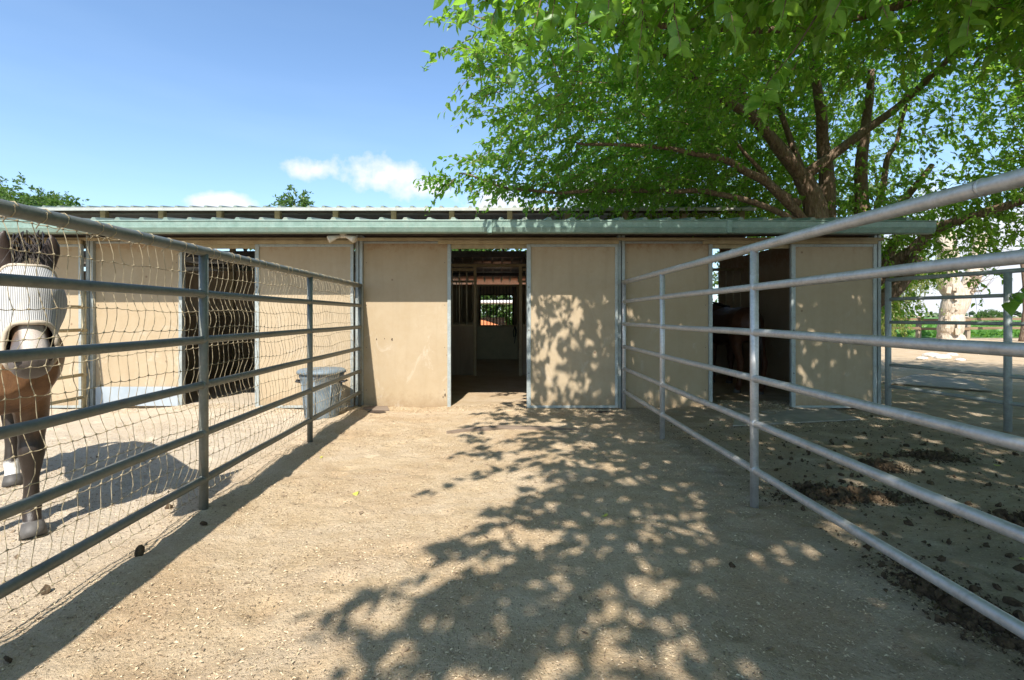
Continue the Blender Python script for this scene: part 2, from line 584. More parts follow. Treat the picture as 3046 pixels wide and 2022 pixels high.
# ------------------------------------------------------------------ ground
def gh(x, y):
    h = 0.0
    if -9 < x < 9.5 and 0 < y < 9:
        h += 0.022 * noise.noise(Vector((x * 0.9, y * 0.9, 0)))
        h += 0.012 * noise.noise(Vector((x * 3.3, y * 3.3, 5)))
        h += 0.006 * noise.noise(Vector((x * 9, y * 9, 9)))
        h += 0.0035 * noise.noise(Vector((x * 24, y * 24, 2)))
        if y < 7.2:
            h += 0.035 * math.exp(-((x + 1.95) / 0.22) ** 2) * (0.6 + 0.8 * noise.noise(Vector((y * 1.7, 3, 3))))
        h += 0.055 * math.exp(-((x - 0.0) / 0.55) ** 2 - ((y - 6.85) / 0.45) ** 2)
        h += 0.05 * math.exp(-((x + 3.9) / 0.7) ** 2 - ((y - 6.9) / 0.5) ** 2)
        h += 0.05 * math.exp(-((x - 3.5) / 0.6) ** 2 - ((y - 6.9) / 0.5) ** 2)
        h -= 0.05 * math.exp(-((x - 1.50) / 0.10) ** 2 - ((y - 6.66) / 0.08) ** 2)
        h -= 0.04 * math.exp(-((x + 1.72) / 0.12) ** 2 - ((y - 6.7) / 0.08) ** 2)
        edge = min(1, (x + 9) / 1.5, (9.5 - x) / 1.5, (9 - y) / 1.5)
        h *= max(0, edge)
    return h


def axis(a0, f0, f1, a1, step):
    out = list(np.arange(f0, f1, step))
    s, x = step, f0
    lo = []
    while x > a0:
        s *= 1.22
        x -= s
        lo.append(x)
    s, x = step, out[-1]
    hi = []
    while x < a1:
        s *= 1.22
        x += s
        hi.append(x)
    return list(reversed(lo)) + out + hi


def build_ground():
    xs = axis(-900, -6.5, 7.2, 900, 0.036)
    ys = axis(-60, 1.2, 7.3, 1500, 0.03)
    V = np.zeros((len(ys), len(xs), 3))
    for j, y in enumerate(ys):
        for i, x in enumerate(xs):
            V[j, i] = (x, y, gh(x, y))
    # hoof prints and scuffs
    X_, Y_ = V[:, :, 0], V[:, :, 1]
    for k in range(420):
        cx, cy = rng.uniform(-5.5, 5.2), rng.uniform(1.2, 6.6)
        a = rng.uniform(0, 3.14)
        r_, dp = rng.uniform(0.045, 0.075), rng.uniform(0.006, 0.020)
        i0, i1 = np.searchsorted(xs, cx - 0.25), np.searchsorted(xs, cx + 0.25)
        j0, j1 = np.searchsorted(ys, cy - 0.25), np.searchsorted(ys, cy + 0.25)
        dx, dy = X_[j0:j1, i0:i1] - cx, Y_[j0:j1, i0:i1] - cy
        u_, v_ = (dx * math.cos(a) + dy * math.sin(a)) / (r_ * 1.25), (-dx * math.sin(a) + dy * math.cos(a)) / r_
        q_ = u_ ** 2 + v_ ** 2
        V[j0:j1, i0:i1, 2] += -dp * np.exp(-q_ ** 2 * 0.9) + dp * 0.45 * np.exp(-((np.sqrt(q_) - 1.5) / 0.35) ** 2)
    nx, ny = len(xs), len(ys)
    idx = np.arange(nx * ny).reshape(ny, nx)
    F = np.stack([idx[:-1, :-1], idx[:-1, 1:], idx[1:, 1:], idx[1:, :-1]], -1).reshape(-1, 4)
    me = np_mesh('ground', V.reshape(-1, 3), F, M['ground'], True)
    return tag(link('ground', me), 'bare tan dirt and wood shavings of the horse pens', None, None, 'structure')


build_ground()

# crop field beyond the wooden fence
b = MB()
b.add([(-400, 28.5, 0.004), (700, 28.5, 0.004), (700, 420, 0.004), (-400, 420, 0.004)], [(0, 1, 2, 3)])
tag(b.build('field', M['field']), 'green leafy crop field stretching to the horizon', None, None, 'structure')


# ------------------------------------------------------------------ barn
PX = [-9.45, -5.74, -1.95, 1.74, 5.34]
YW, YA, YB, YC = 6.9, 10.56, 14.22, 17.88
X0, X1 = PX[0] - 3.7, 5.34
PITCH = 0.15
barn = thing('horse_barn', 'long low stable with tan panels, sliding doors and green metal roof with raised centre', 'barn', (0, YW, 0))


def bp(mb, name, mat, parent=None, smooth=False, bevel=0.0):
    """barn part: vertices given in world coordinates"""
    p = parent or barn
    off = Vector((0, YW, 0))
    mb.v = [(v[0], v[1] - YW, v[2]) for v in mb.v]
    return mb.build(name, mat, p, smooth, bevel)


def corrug(y0, z0, y1, z1, x0, x1, name, mat_top, ribs=True):
    """sheet roof from the eave (y0,z0) to the head (y1,z1) with each trapezoid rib a sub-part"""
    b = MB().box(x0, x1, 0, 1, 0, 1)
    b.v = [(v[0], y0 + (y1 - y0) * v[1], z0 + (z1 - z0) * v[1] + (v[2] - 1) * 0.012) for v in b.v]
    ro = bp(b, name, mat_top)
    # rib cross section
    dz = (z1 - z0) / (y1 - y0)
    rb = MB()
    w0, w1, h = 0.045, 0.018, 0.040
    prof = [(-w0, 0.001), (-w1, h), (w1, h), (w0, 0.001)]
    vs = [(p[0], y0 - YW - 0.012 * (1 if y1 > y0 else -1), z0 + p[1]) for p in prof] + [(p[0], y1 - YW, z1 + p[1]) for p in prof]
    rb.add(vs, [(0, 1, 5, 4), (1, 2, 6, 5), (2, 3, 7, 6), (0, 3, 2, 1), (4, 5, 6, 7), (0, 4, 7, 3)])
    me = rb.mesh('roof_rib', mat_top)
    x = x0 + 0.08
    while x < x1 - 0.04:
        link('roof_rib', me, ro, (x, 0, 0))
        x += 0.305
    return ro


ZE = 2.512
ZH = ZE + PITCH * (YA - 6.2)
corrug(6.2, ZE, YA + 0.05, ZH + 0.007, X0, X1 + 0.15, 'lower_roof', M['roof'])
ZM = 3.545
YR = (YA + YB) / 2
corrug(10.1, ZM, YR, ZM + PITCH * (YR - 10.1), X0, X1 + 0.02, 'raised_roof', M['roof'])
b = MB().box(X0, X1 + 0.02, 0, 1, 0, 1)
b.v = [(v[0], YR + (YB + 0.46 - YR) * v[1], ZM + PITCH * (YR - 10.1) * (1 - v[1]) + (v[2] - 1) * 0.012) for v in b.v]
bp(b, 'raised_roof', M['ceiling'])
b = MB().box(X0, X1 + 0.02, 0, 1, 0, 1)
b.v = [(v[0], YB - 0.05 + (YC + 0.7 - YB) * v[1], ZH - (ZH - ZE + 0.02) * v[1] + (v[2] - 1) * 0.012) for v in b.v]
bp(b, 'lower_roof', M['ceiling'])
# underside sheets, catching light from the raised gap
for (ya, za, yb, zb) in ((6.3, ZE - 0.02, YA, ZH - 0.02), (10.15, ZM - 0.02, YR, ZM + PITCH * (YR - 10.1) - 0.02)):
    b = MB().box(X0, X1, 0, 1, 0, 1)
    b.v = [(v[0], ya + (yb - ya) * v[1], za + (zb - za) * v[1] + (v[2] - 1) * 0.006) for v in b.v]
    bp(b, 'ceiling_sheet', M['ceiling'])
# ceiling ribs of the far slope
me_b = MB()
me_b.add([(-0.03, YB - YW, ZH - 0.03), (0.03, YB - YW, ZH - 0.03), (0.03, YC - YW, ZE + 0.03), (-0.03, YC - YW, ZE + 0.03),
          (-0.012, YB - YW, ZH - 0.06), (0.012, YB - YW, ZH - 0.06), (0.012, YC - YW, ZE), (-0.012, YC - YW, ZE)],
         [(4, 5, 6, 7), (0, 1, 5, 4), (1, 2, 6, 5), (2, 3, 7, 6), (3, 0, 4, 7)])
me = me_b.mesh('ceiling_rib', M['ceiling'])
for k in range(16):
    link('ceiling_rib', me, barn, (-2.3 + k * 0.305, 0, 0))
# fascia of the raised roof
bp(MB().box(X0, X1 + 0.02, 10.075, 10.097, ZM - 0.068, ZM - 0.004), 'fascia', M['fascia'], None, False, 0.003)
for yy, zz in ((YA + 0.12, ZM + 0.03), (YB - 0.05, ZM - 0.01)):
    bp(MB().box(X0, X1, yy - 0.04, yy + 0.04, zz - 0.02, zz + 0.02), 'purlin', M['dark'])
bp(MB().box(X0, X1, YA - 0.05, YA + 0.05, ZH - 0.21, ZH - 0.03), 'header_beam', M['dark'])
bp(MB().box(X0, X1, YB - 0.05, YB + 0.05, ZH - 0.16, ZH + 0.02), 'header_beam', M['dark'])
for yy in (7.6, 8.6, 9.6):
    zz = ZE + PITCH * (yy - 6.2)
    bp(MB().box(X0, X1, yy - 0.03, yy + 0.03, zz - 0.13, zz - 0.03), 'purlin', M['dark'])
for yy in (15.3, 16.5):
    zz = ZH - 0.15 * (yy - YB)
    bp(MB().box(X0, X1, yy - 0.03, yy + 0.03, zz - 0.17, zz - 0.07), 'purlin', M['dark'])
# short posts in the open clerestory gap
me = MB().box(-0.055, 0.055, YA - 0.055 - YW, YA + 0.055 - YW, ZH + 0.02, ZM + 0.035).mesh('gap_post', M['wood'])
me2 = MB().box(-0.03, 0.03, YB - 0.05 - YW, YB + 0.05 - YW, ZH + 0.02, ZM + 0.03).mesh('gap_post', M['dark'])
x = 5.28
while x > X0:
    link('gap_post', me, barn, (x, 0, 0))
    link('gap_post', me2, barn, (x - 0.1, 0, 0))
    x -= 1.255

# gutter
GX1 = X1 + 0.15
prof = [(6.21, 2.497), (6.085, 2.497), (6.080, 2.487), (6.092, 2.478), (6.095, 2.412), (6.088, 2.405), (6.112, 2.352), (6.125, 2.340), (6.21, 2.340)]
b = MB()
xs_ = [X0, -9.4, -6.3, -3.2, -0.1, 2.9, GX1]
for i, x in enumerate(xs_):
    b.v += [(x, p[0], p[1] - 0.004 * math.sin(i * 1.3)) for p in prof]
n = len(prof)
for i in range(len(xs_) - 1):
    for j in range(n - 1):
        b.f.append((i * n + j, i * n + j + 1, (i + 1) * n + j + 1, (i + 1) * n + j))
b.f.append(tuple(range(n)))
b.f.append(tuple(reversed(range((len(xs_) - 1) * n, len(xs_) * n))))
gut = bp(b, 'gutter', M['gutter'])
for x in (-6.3, -0.1, 2.9):
    bp(MB().box(x - 0.03, x + 0.03, 6.076, 6.20, 2.337, 2.50), 'gutter_joint', M['gutter'], gut, False, 0.004)
bp(MB().box(X0, X1 + 0.1, 6.22, 6.26, 2.36, 2.49), 'eave_purlin', M['dark'])
bp(MB().box(X0, X1 + 0.1, 6.55, 6.59, 2.44, 2.54), 'eave_purlin', M['dark'])

# posts, header and door track
for i, x in enumerate([PX[0] - 3.7] + PX):
    w = 0.05
    c = bp(MB().box(x - w, x - 0.006, YW - 0.06, YW + 0.06, -0.1, 2.43).box(x + 0.006, x + w, YW - 0.06, YW + 0.06, -0.1, 2.43).box(x - 0.006, x + 0.006, YW - 0.02, YW + 0.05, -0.1, 2.43),
           'post', M['steel'], None, False, 0.004)
bp(MB().box(X0, X1 + 0.05, YW - 0.03, YW + 0.05, 2.431, 2.60), 'header_beam', M['dark'])
bp(MB().box(X0, X1 + 0.06, YW - 0.10, YW - 0.063, 2.352, 2.392), 'top_rail', M['wood'], None, False, 0.004)
for i in range(-1, 4):
    p = PX[i] if i >= 0 else PX[0] - 3.7
    q = PX[i + 1]
    # fixed panel
    a0, a1 = p + 0.052, p + 1.24
    pn = bp(MB().box(a0, a1, YW - 0.012, YW + 0.012, 0.0, 2.395), 'wall_panel', M['tan'])
    bp(MB().box(a1 + 0.001, a1 + 0.05, YW - 0.04, YW + 0.04, -0.05, 2.40), 'door_jamb', M['steel'], None, False, 0.003)
    bp(MB().box(a0, a1, YW - 0.026, YW - 0.014, 2.32, 2.349), 'edge_trim', M['steel'], pn, False, 0.002)
    for zz in (0.25, 0.85, 1.45, 2.05):
        for xx in (a0 + 0.04, a1 - 0.04):
            bp(MB().tube([(xx, YW - 0.0122, zz), (xx, YW - 0.016, zz)], 0.006, 8), 'screw_head', M['dark'], pn)
    # opening head and track
    bp(MB().box(a1 - 0.12, q - 0.055, YW - 0.135, YW - 0.102, 2.300, 2.350), 'door_track', M['wood'], None, False, 0.003)
    bp(MB().box(a1 + 0.052, q - 0.055, YW - 0.03, YW + 0.02, 2.25, 2.395), 'opening_head', M['bar'], None, False, 0.003)
    # sliding door, proud of the wall
    d0, d1 = p + 2.385, q - 0.075
    y0, y1 = YW - 0.105, YW - 0.075
    zb = 0.035
    dr = bp(MB().box(d0 + 0.02, d1 - 0.02, y0 + 0.005, y1 - 0.005, zb, 2.285), 'sliding_door', M['tan2'])
    for (s0, s1) in ((d0 - 0.03, d0 + 0.028), (d1 - 0.028, d1 + 0.012)):
        bp(MB().box(s0, s1, y0 - 0.012, y1 + 0.006, zb - 0.02, 2.298), 'door_stile', M['steel'], dr, False, 0.004)
    for zz in (0.5, 1.1, 1.7):
        bp(MB().tube([(d0, y0 - 0.0122, zz), (d0, y0 - 0.017, zz)], 0.009, 8), 'bolt_head', M['dark'], dr)
    for (s0, s1) in ((zb - 0.021, zb + 0.012), (2.262, 2.297)):
        bp(MB().box(d0 + 0.0285, d1 - 0.0285, y0 - 0.010, y1 + 0.004, s0, s1), 'door_rail', M['steel'], dr, False, 0.003)

# kicked holes, their shade painted as dark discs, and a chip in the panel left of the middle opening
for (hx, hz, hr) in ((-1.49, 0.965, 0.020), (-1.60, 0.975, 0.008), (-1.71, 0.968, 0.012), (-0.74, 0.18, 0.022), (-0.77, 0.15, 0.014)):
    bp(MB().tube([(hx, YW - 0.0121, hz), (hx + 0.002, YW - 0.0135, hz)], hr, 9), 'hole', M['hole'])
# end walls of the stall rows (the aisle between them stays open)
for x in (X1, X0):
    bp(MB().box(x - 0.015, x + 0.015, YW + 0.07, YA + 0.06, 0, 2.6), 'end_wall', M['tan'])
    bp(MB().box(x - 0.015, x + 0.015, YB + 0.06, YC, 0, 2.6), 'end_wall', M['tan'])
# closed aisle ends, each with a barred opening
for x in (X1, X0):
    bp(MB().box(x - 0.015, x + 0.015, YA + 0.0605, 11.7, 0, 3.1).box(x - 0.015, x + 0.015, 12.5, YB - 0.06, 0, 3.1).box(x - 0.015, x + 0.015, 11.701, 12.499, 0, 1.3), 'aisle_end_door', M['tan'])
# dividing walls between stalls
for x in PX[:-1]:
    bp(MB().box(x - 0.02, x + 0.02, YW + 0.07, YA - 0.06, 0, 1.3), 'stall_divider', M['plank'])
    bp(MB().box(x - 0.02, x + 0.02, YB + 0.06, YC - 0.02, 0, 2.4), 'stall_divider', M['plank'])
    bp(MB().box(x - 0.04, x + 0.04, YA - 0.07, YA + 0.05, 0, ZH - 0.2), 'aisle_post', M['bar'])
    bp(MB().box(x - 0.04, x + 0.04, YB - 0.05, YB + 0.05, 0, ZH - 0.16), 'aisle_post', M['dark'])
    for zz in (1.32, 2.25):
        bp(MB().box(x - 0.025, x + 0.025, YW + 0.07, YA - 0.08, zz, zz + 0.04), 'divider_rail', M['bar'])
bar_me = MB().tube([(0, 0, 1.11), (0, 0, 2.27)], 0.012, 8).mesh('stall_bar', M['bar_light'], True)


def stall_front(y, x0, x1, sp=0.155, bars=True, mat=None, full=False, parent=None):
    """half wall of vertical boards with upright bars above, up to a head rail"""
    top = 2.27 if full else 1.07
    n = max(1, round((x1 - x0) / 0.30))
    w = (x1 - x0) / n
    pl = MB().box(x0, x1, y + 0.012, y + 0.026, 0.02, top)
    fr = bp(pl, 'stall_front', mat or M['plank'])
    for k in range(n):
        bp(MB().box(x0 + k * w + 0.004, x0 + (k + 1) * w - 0.004, y - 0.012, y + 0.0115, 0.02, top - 0.002), 'board', mat or M['plank'], fr)
    if not full:
        bp(MB().box(x0, x1, y - 0.025, y + 0.025, 1.072, 1.112), 'sill_rail', M['bar'], fr)
        bp(MB().box(x0, x1, y - 0.025, y + 0.025, 2.27, 2.33), 'head_rail', M['bar'], fr)
        x = x0 + sp / 2
        while x < x1:
            link('stall_bar', bar_me, fr, (x, y - YW, 0))
            x += sp


# middle stall: gap to the aisle, its posts
stall_front(YA, -1.90, -1.16)
stall_front(YA, -1.06, -0.53)
bp(MB().box(-1.14, -1.08, YA - 0.04, YA + 0.04, 0, 2.36), 'aisle_post', M['bar'])
bp(MB().box(-0.52, -0.46, YA - 0.04, YA + 0.04, 0, 2.36), 'aisle_post', M['bar'])
bp(MB().box(0.46, 0.53, YA - 0.04, YA + 0.04, 0, 2.36), 'aisle_post', M['bar'])
bp(MB().box(-1.9, 1.69, YA - 0.03, YA + 0.03, 2.362, 2.42), 'aisle_head', M['bar'])
stall_front(YA, 0.54, 1.69)
# neighbours
stall_front(YA, PX[0] + 0.05, PX[1] - 0.05, full=True)
stall_front(YA, PX[1] + 0.05, PX[2] - 0.05, full=True)
stall_front(YA, PX[3] + 0.05, 4.0, full=True)
stall_front(YA, 4.1, PX[4] - 0.02)
bp(MB().box(4.0, 4.1, YA - 0.04, YA + 0.04, 0, 2.36), 'aisle_post', M['dark'])
# far side of the aisle: closed door with barred top straight ahead
stall_front(YB, PX[2] + 0.05, -0.62)
stall_front(YB, 0.60, PX[3] - 0.05)
stall_front(YB, PX[3] + 0.05, PX[4] - 0.02)
stall_front(YB, PX[1] + 0.05, PX[2] - 0.05)
fd = bp(MB().box(-0.60, 0.58, YB - 0.03, YB, 0.03, 0.98), 'stall_door', M['olive'])
for (a, c_, z0, z1) in ((-0.612, -0.57, 0.98, 2.2), (0.55, 0.59, 0.98, 2.2), (-0.569, 0.549, 0.99, 1.03), (-0.569, 0.549, 2.16, 2.2)):
    bp(MB().box(a, c_, YB - 0.032, YB + 0.002, z0, z1), 'door_frame', M['bar'], fd)
bme = MB().tube([(0, 0, 1.031), (0, 0, 2.159)], 0.013, 8).mesh('door_bar', M['dark'], True)
for k in range(12):
    link('door_bar', bme, fd, (-0.5 + k * 0.094, YB - 0.015 - YW, 0))
# back wall with a window opening per stall
for i in range(4):
    p, q = PX[i], PX[i + 1]
    w0, w1 = (-0.62, 0.55) if i == 2 else (p + 1.2, p + 2.3)
    bp(MB().box(p, w0, YC, YC + 0.02, 0, 2.45).box(w1, q, YC, YC + 0.02, 0, 2.45).box(w0, w1, YC, YC + 0.02, 0, 0.95).box(w0, w1, YC, YC + 0.02, 2.05, 2.45), 'back_wall', M['tan'])
    bp(MB().box(w0 - 0.04, w0, YC - 0.03, YC - 0.002, 0.91, 2.09).box(w1, w1 + 0.04, YC - 0.03, YC - 0.002, 0.91, 2.09).box(w0 + 0.001, w1 - 0.001, YC - 0.03, YC - 0.002, 0.91, 0.95).box(w0 + 0.001, w1 - 0.001, YC - 0.03, YC - 0.002, 2.05, 2.09), 'window_frame', M['dark'])

# lamp under the gutter, halter on the far stall door, kick sheet on the left panel
lf = thing('floodlight', 'small twin floodlight mounted under the gutter above the left pen corner', 'floodlight', (-2.0, 6.30, 2.33))
MB().box(-0.04, 0.04, -0.02, 0.04, -0.02, 0.03).build('base_box', M['lamp'], lf, False, 0.004)
for s in (-1, 1):
    MB().tube([(0.03 * s, 0, 0), (0.07 * s, -0.03, -0.015), (0.16 * s, -0.06, -0.05), (0.17 * s, -0.065, -0.055)], [0.018, 0.022, 0.048, 0.042], 14).build('lamp_head', M['lamp'], lf, True)

ht = thing('halter', 'dark nylon halter hanging beside the barred stall door inside', 'halter', (0.50, YB - 0.10, 1.0))
MB().tube([(0, 0, 0), (0.04, -0.01, -0.12), (0.03, -0.01, -0.28), (-0.03, -0.01, -0.32), (-0.05, -0.01, -0.16), (0, 0, 0.0)], 0.014, 6).build('noseband', M['strap'], ht, True)
MB().tube([(0, 0, 0.02), (0.02, -0.02, -0.2), (-0.01, -0.02, -0.5)], 0.012, 6).build('lead_rope', M['strap'], ht, True)

ks = MB().box(-5.66, -4.50, YW - 0.05, YW - 0.035, 0.03, 0.30).build('kick_sheet', M['kick'], None, False, 0.003)
tag(ks, 'pale blue grey sheet along the foot of the left wall panel', 'sheet')
ks.rotation_euler = (0, 0, 0)


# ------------------------------------------------------------------ pipe fences
def pipe_fence(label, p0, p1, posts, heights, mat, r_top=0.030, r_rail=0.0235, r_post=0.026, group='pipe rail fences around the pens', over=0.0, pipecaps=True):
    p0, p1 = Vector(p0), Vector(p1)
    d = (p1 - p0)
    L = d.length
    t = thing('pipe_fence', label, 'fence', (p0.x, p0.y, 0), math.atan2(d.y, d.x), group)
    rs = random.Random(int(p0.x * 100) + 5)
    for k, h in enumerate(heights):
        pts = []
        n = 14
        for i in range(n + 1):
            s = i / n
            pts.append((L * s, rs.uniform(-0.002, 0.002), h + rs.uniform(-0.003, 0.003)))
        r = r_top if k == 0 else r_rail
        rl = MB().tube(pts, r, 20).build('rail', mat, t, True)
        if k == 0:
            for s in posts[1:-1]:
                MB().tube([(s - 0.30, 0, h), (s - 0.29, 0, h), (s - 0.284, 0, h)], [r + 0.001, r + 0.003, r + 0.001], 20).build('weld_ring', mat, rl, True)
    for s in posts:
        g = gh(p0.x + d.x / L * s, p0.y + d.y / L * s)
        po = MB().tube([(s, 0, g - 0.06), (s, 0, 0.9), (s, 0, heights[0] - r_top * 0.6)], r_post, 18).build('post', mat, t, True)
        for h in heights[1:]:
            MB().tube([(s - 0.032, 0, h), (s - 0.022, 0, h), (s + 0.022, 0, h), (s + 0.032, 0, h)], [r_rail + 0.001, r_rail + 0.004, r_rail + 0.004, r_rail + 0.001], 16).build('weld', mat, po, True)
    return t


HL = [1.72, 1.44, 1.143, 0.848, 0.534, 0.234]
HR = [1.765, 1.497, 1.185, 0.87, 0.566, 0.246]
pipe_fence('weathered six rail pipe fence draped with netting, left of the walkway', (-1.92, 6.80, 0), (-1.92, -1.6, 0),
           [0.02, 1.82, 3.62, 5.42, 7.22], HL, M['pipe_old'], 0.031, 0.025, 0.028)
pipe_fence('bright galvanised six rail pipe fence without netting, right of the walkway', (1.755, 6.78, 0), (1.755, -1.6, 0),
           [0.02, 1.59, 3.45, 5.31, 7.17], HR, M['pipe'], 0.031, 0.025, 0.027)
pipe_fence('rusty far left pipe fence dividing the horse pen from the next', (-5.76, 6.80, 0), (-5.76, 1.0, 0),
           [0.02, 1.85, 3.7, 5.5], [1.73, 1.42, 1.10, 0.79, 0.48, 0.17], M['bar'])
pipe_fence('grey pipe fence running from the right corner of the barn beside the trees', (5.45, 6.82, 0), (6.42, 2.4, 0),
           [0.02, 1.37, 3.2, 4.4], [1.80, 1.53, 1.21, 0.92, 0.62, 0.32], M['steel'], 0.026, 0.022, 0.036)


# ------------------------------------------------------------------ rope netting
def netting():
    t = thing('rope_netting', 'knotted tan rope netting hung along the left pipe fence', 'netting', (-1.97, 0, 0))
    sp = 0.067
    y0, y1 = 0.9, 6.72
    ncol = int((y1 - y0) / sp)
    zs = np.linspace(0.10, 1.70, 14)

    def P(i, z):
        y = y0 + i * sp
        bul = 0.018 * math.sin(z * 20.0 + 1.2) + 0.02 * math.sin(z * 9 + y * 1.1)
        x = bul * 0.7 - 0.012 + 0.018 * noise.noise(Vector((y * 2.1, z * 2.0, 1)))
        # the rails press the cords back against the pen side
        x = min(x, 0.012)
        yy = y + 0.014 * math.sin(z * 8.5 + y * 0.9) + 0.016 * noise.noise(Vector((y * 5.0, z * 4.0, 7)))
        zz = z + 0.03 * noise.noise(Vector((y * 1.5, z * 3.0, 3))) + 0.012 * noise.noise(Vector((y * 7, z, 9)))
        return Vector((x, yy, zz))
    for i in range(ncol + 1):
        pts = []
        for a in range(len(zs) - 1):
            for s in (0, 0.33, 0.66):
                z = zs[a] * (1 - s) + zs[a + 1] * s
                p = P(i, z)
                if s:
                    p += Vector((0.006 * math.sin(i * 1.7 + a), 0.007 * math.sin(i * 2.3 + a * 1.9), 0))
                pts.append(p)
        pts.append(P(i, zs[-1]))
        MB().tube(pts, 0.0018, 4, False).build('upright_cord', M['cord'], t)
    for z in zs:
        b = MB()
        pts = []
        for i in range(ncol + 1):
            p = P(i, z)
            pts.append(p)
            if i < ncol:
                q = P(i + 1, z)
                pts.append((p + q) / 2 - Vector((0, 0, 0.004)))
            # knot
            b.tube([p + Vector((0, -0.006, 0)), p + Vector((0, 0, 0.001)), p + Vector((0, 0.006, 0))], [0.003, 0.0058, 0.003], 5)
        b.tube(pts, 0.0018, 4, False)
        b.build('level_cord', M['cord'], t)

    for k in range(44):
        y = 1.0 + k * 0.13 + 0.03 * math.sin(k * 2.7)
        pts = []
        for j in range(9):
            a = 2 * math.pi * j / 8 + 0.4
            pts.append((0.05 + 0.0335 * math.cos(a), y + 0.010 * math.sin(a * 0.5 + k), 1.72 + 0.0335 * math.sin(a)))
        pts.append((0.006, y + 0.02, 1.672))
        MB().tube(pts, 0.0024, 5).build('tie', M['cord'], t, True)


netting()


# ------------------------------------------------------------------ horses
def ring(c, ax_u, ax_v, ru, rv, n=16):
    return [c + ax_u * (ru * math.cos(2 * math.pi * j / n)) + ax_v * (rv * math.sin(2 * math.pi * j / n)) for j in range(n)]


def sweep(b, stations, n=16):
    """stations: (point, half height in the bend plane, half width across, lateral axis fixed to local Y)"""
    rings = []
    k = len(stations)
    for i, (p, hh, hw) in enumerate(stations):
        p = Vector(p)
        t = (Vector(stations[min(i + 1, k - 1)][0]) - Vector(stations[max(i - 1, 0)][0])).normalized()
        side = Vector((0, 1, 0))
        side = (side - t * side.dot(t)).normalized()
        up = side.cross(t)
        rings.append(ring(p, side, up, hw, hh, n))
    b.loft(rings)


def head_station(t, bent=0.0):
    a, m = Vector((0.64, 0.09, 1.475)), Vector((1.07, 0.07, 1.055))
    return a.lerp(m, t)


HEADR = [(-0.04, 0.10, 0.075), (0.06, 0.135, 0.100), (0.18, 0.150, 0.115), (0.30, 0.145, 0.118), (0.42, 0.122, 0.098), (0.56, 0.098, 0.078),
         (0.70, 0.082, 0.064), (0.84, 0.088, 0.074), (0.93, 0.090, 0.080), (1.0, 0.068, 0.064), (1.03, 0.030, 0.035)]


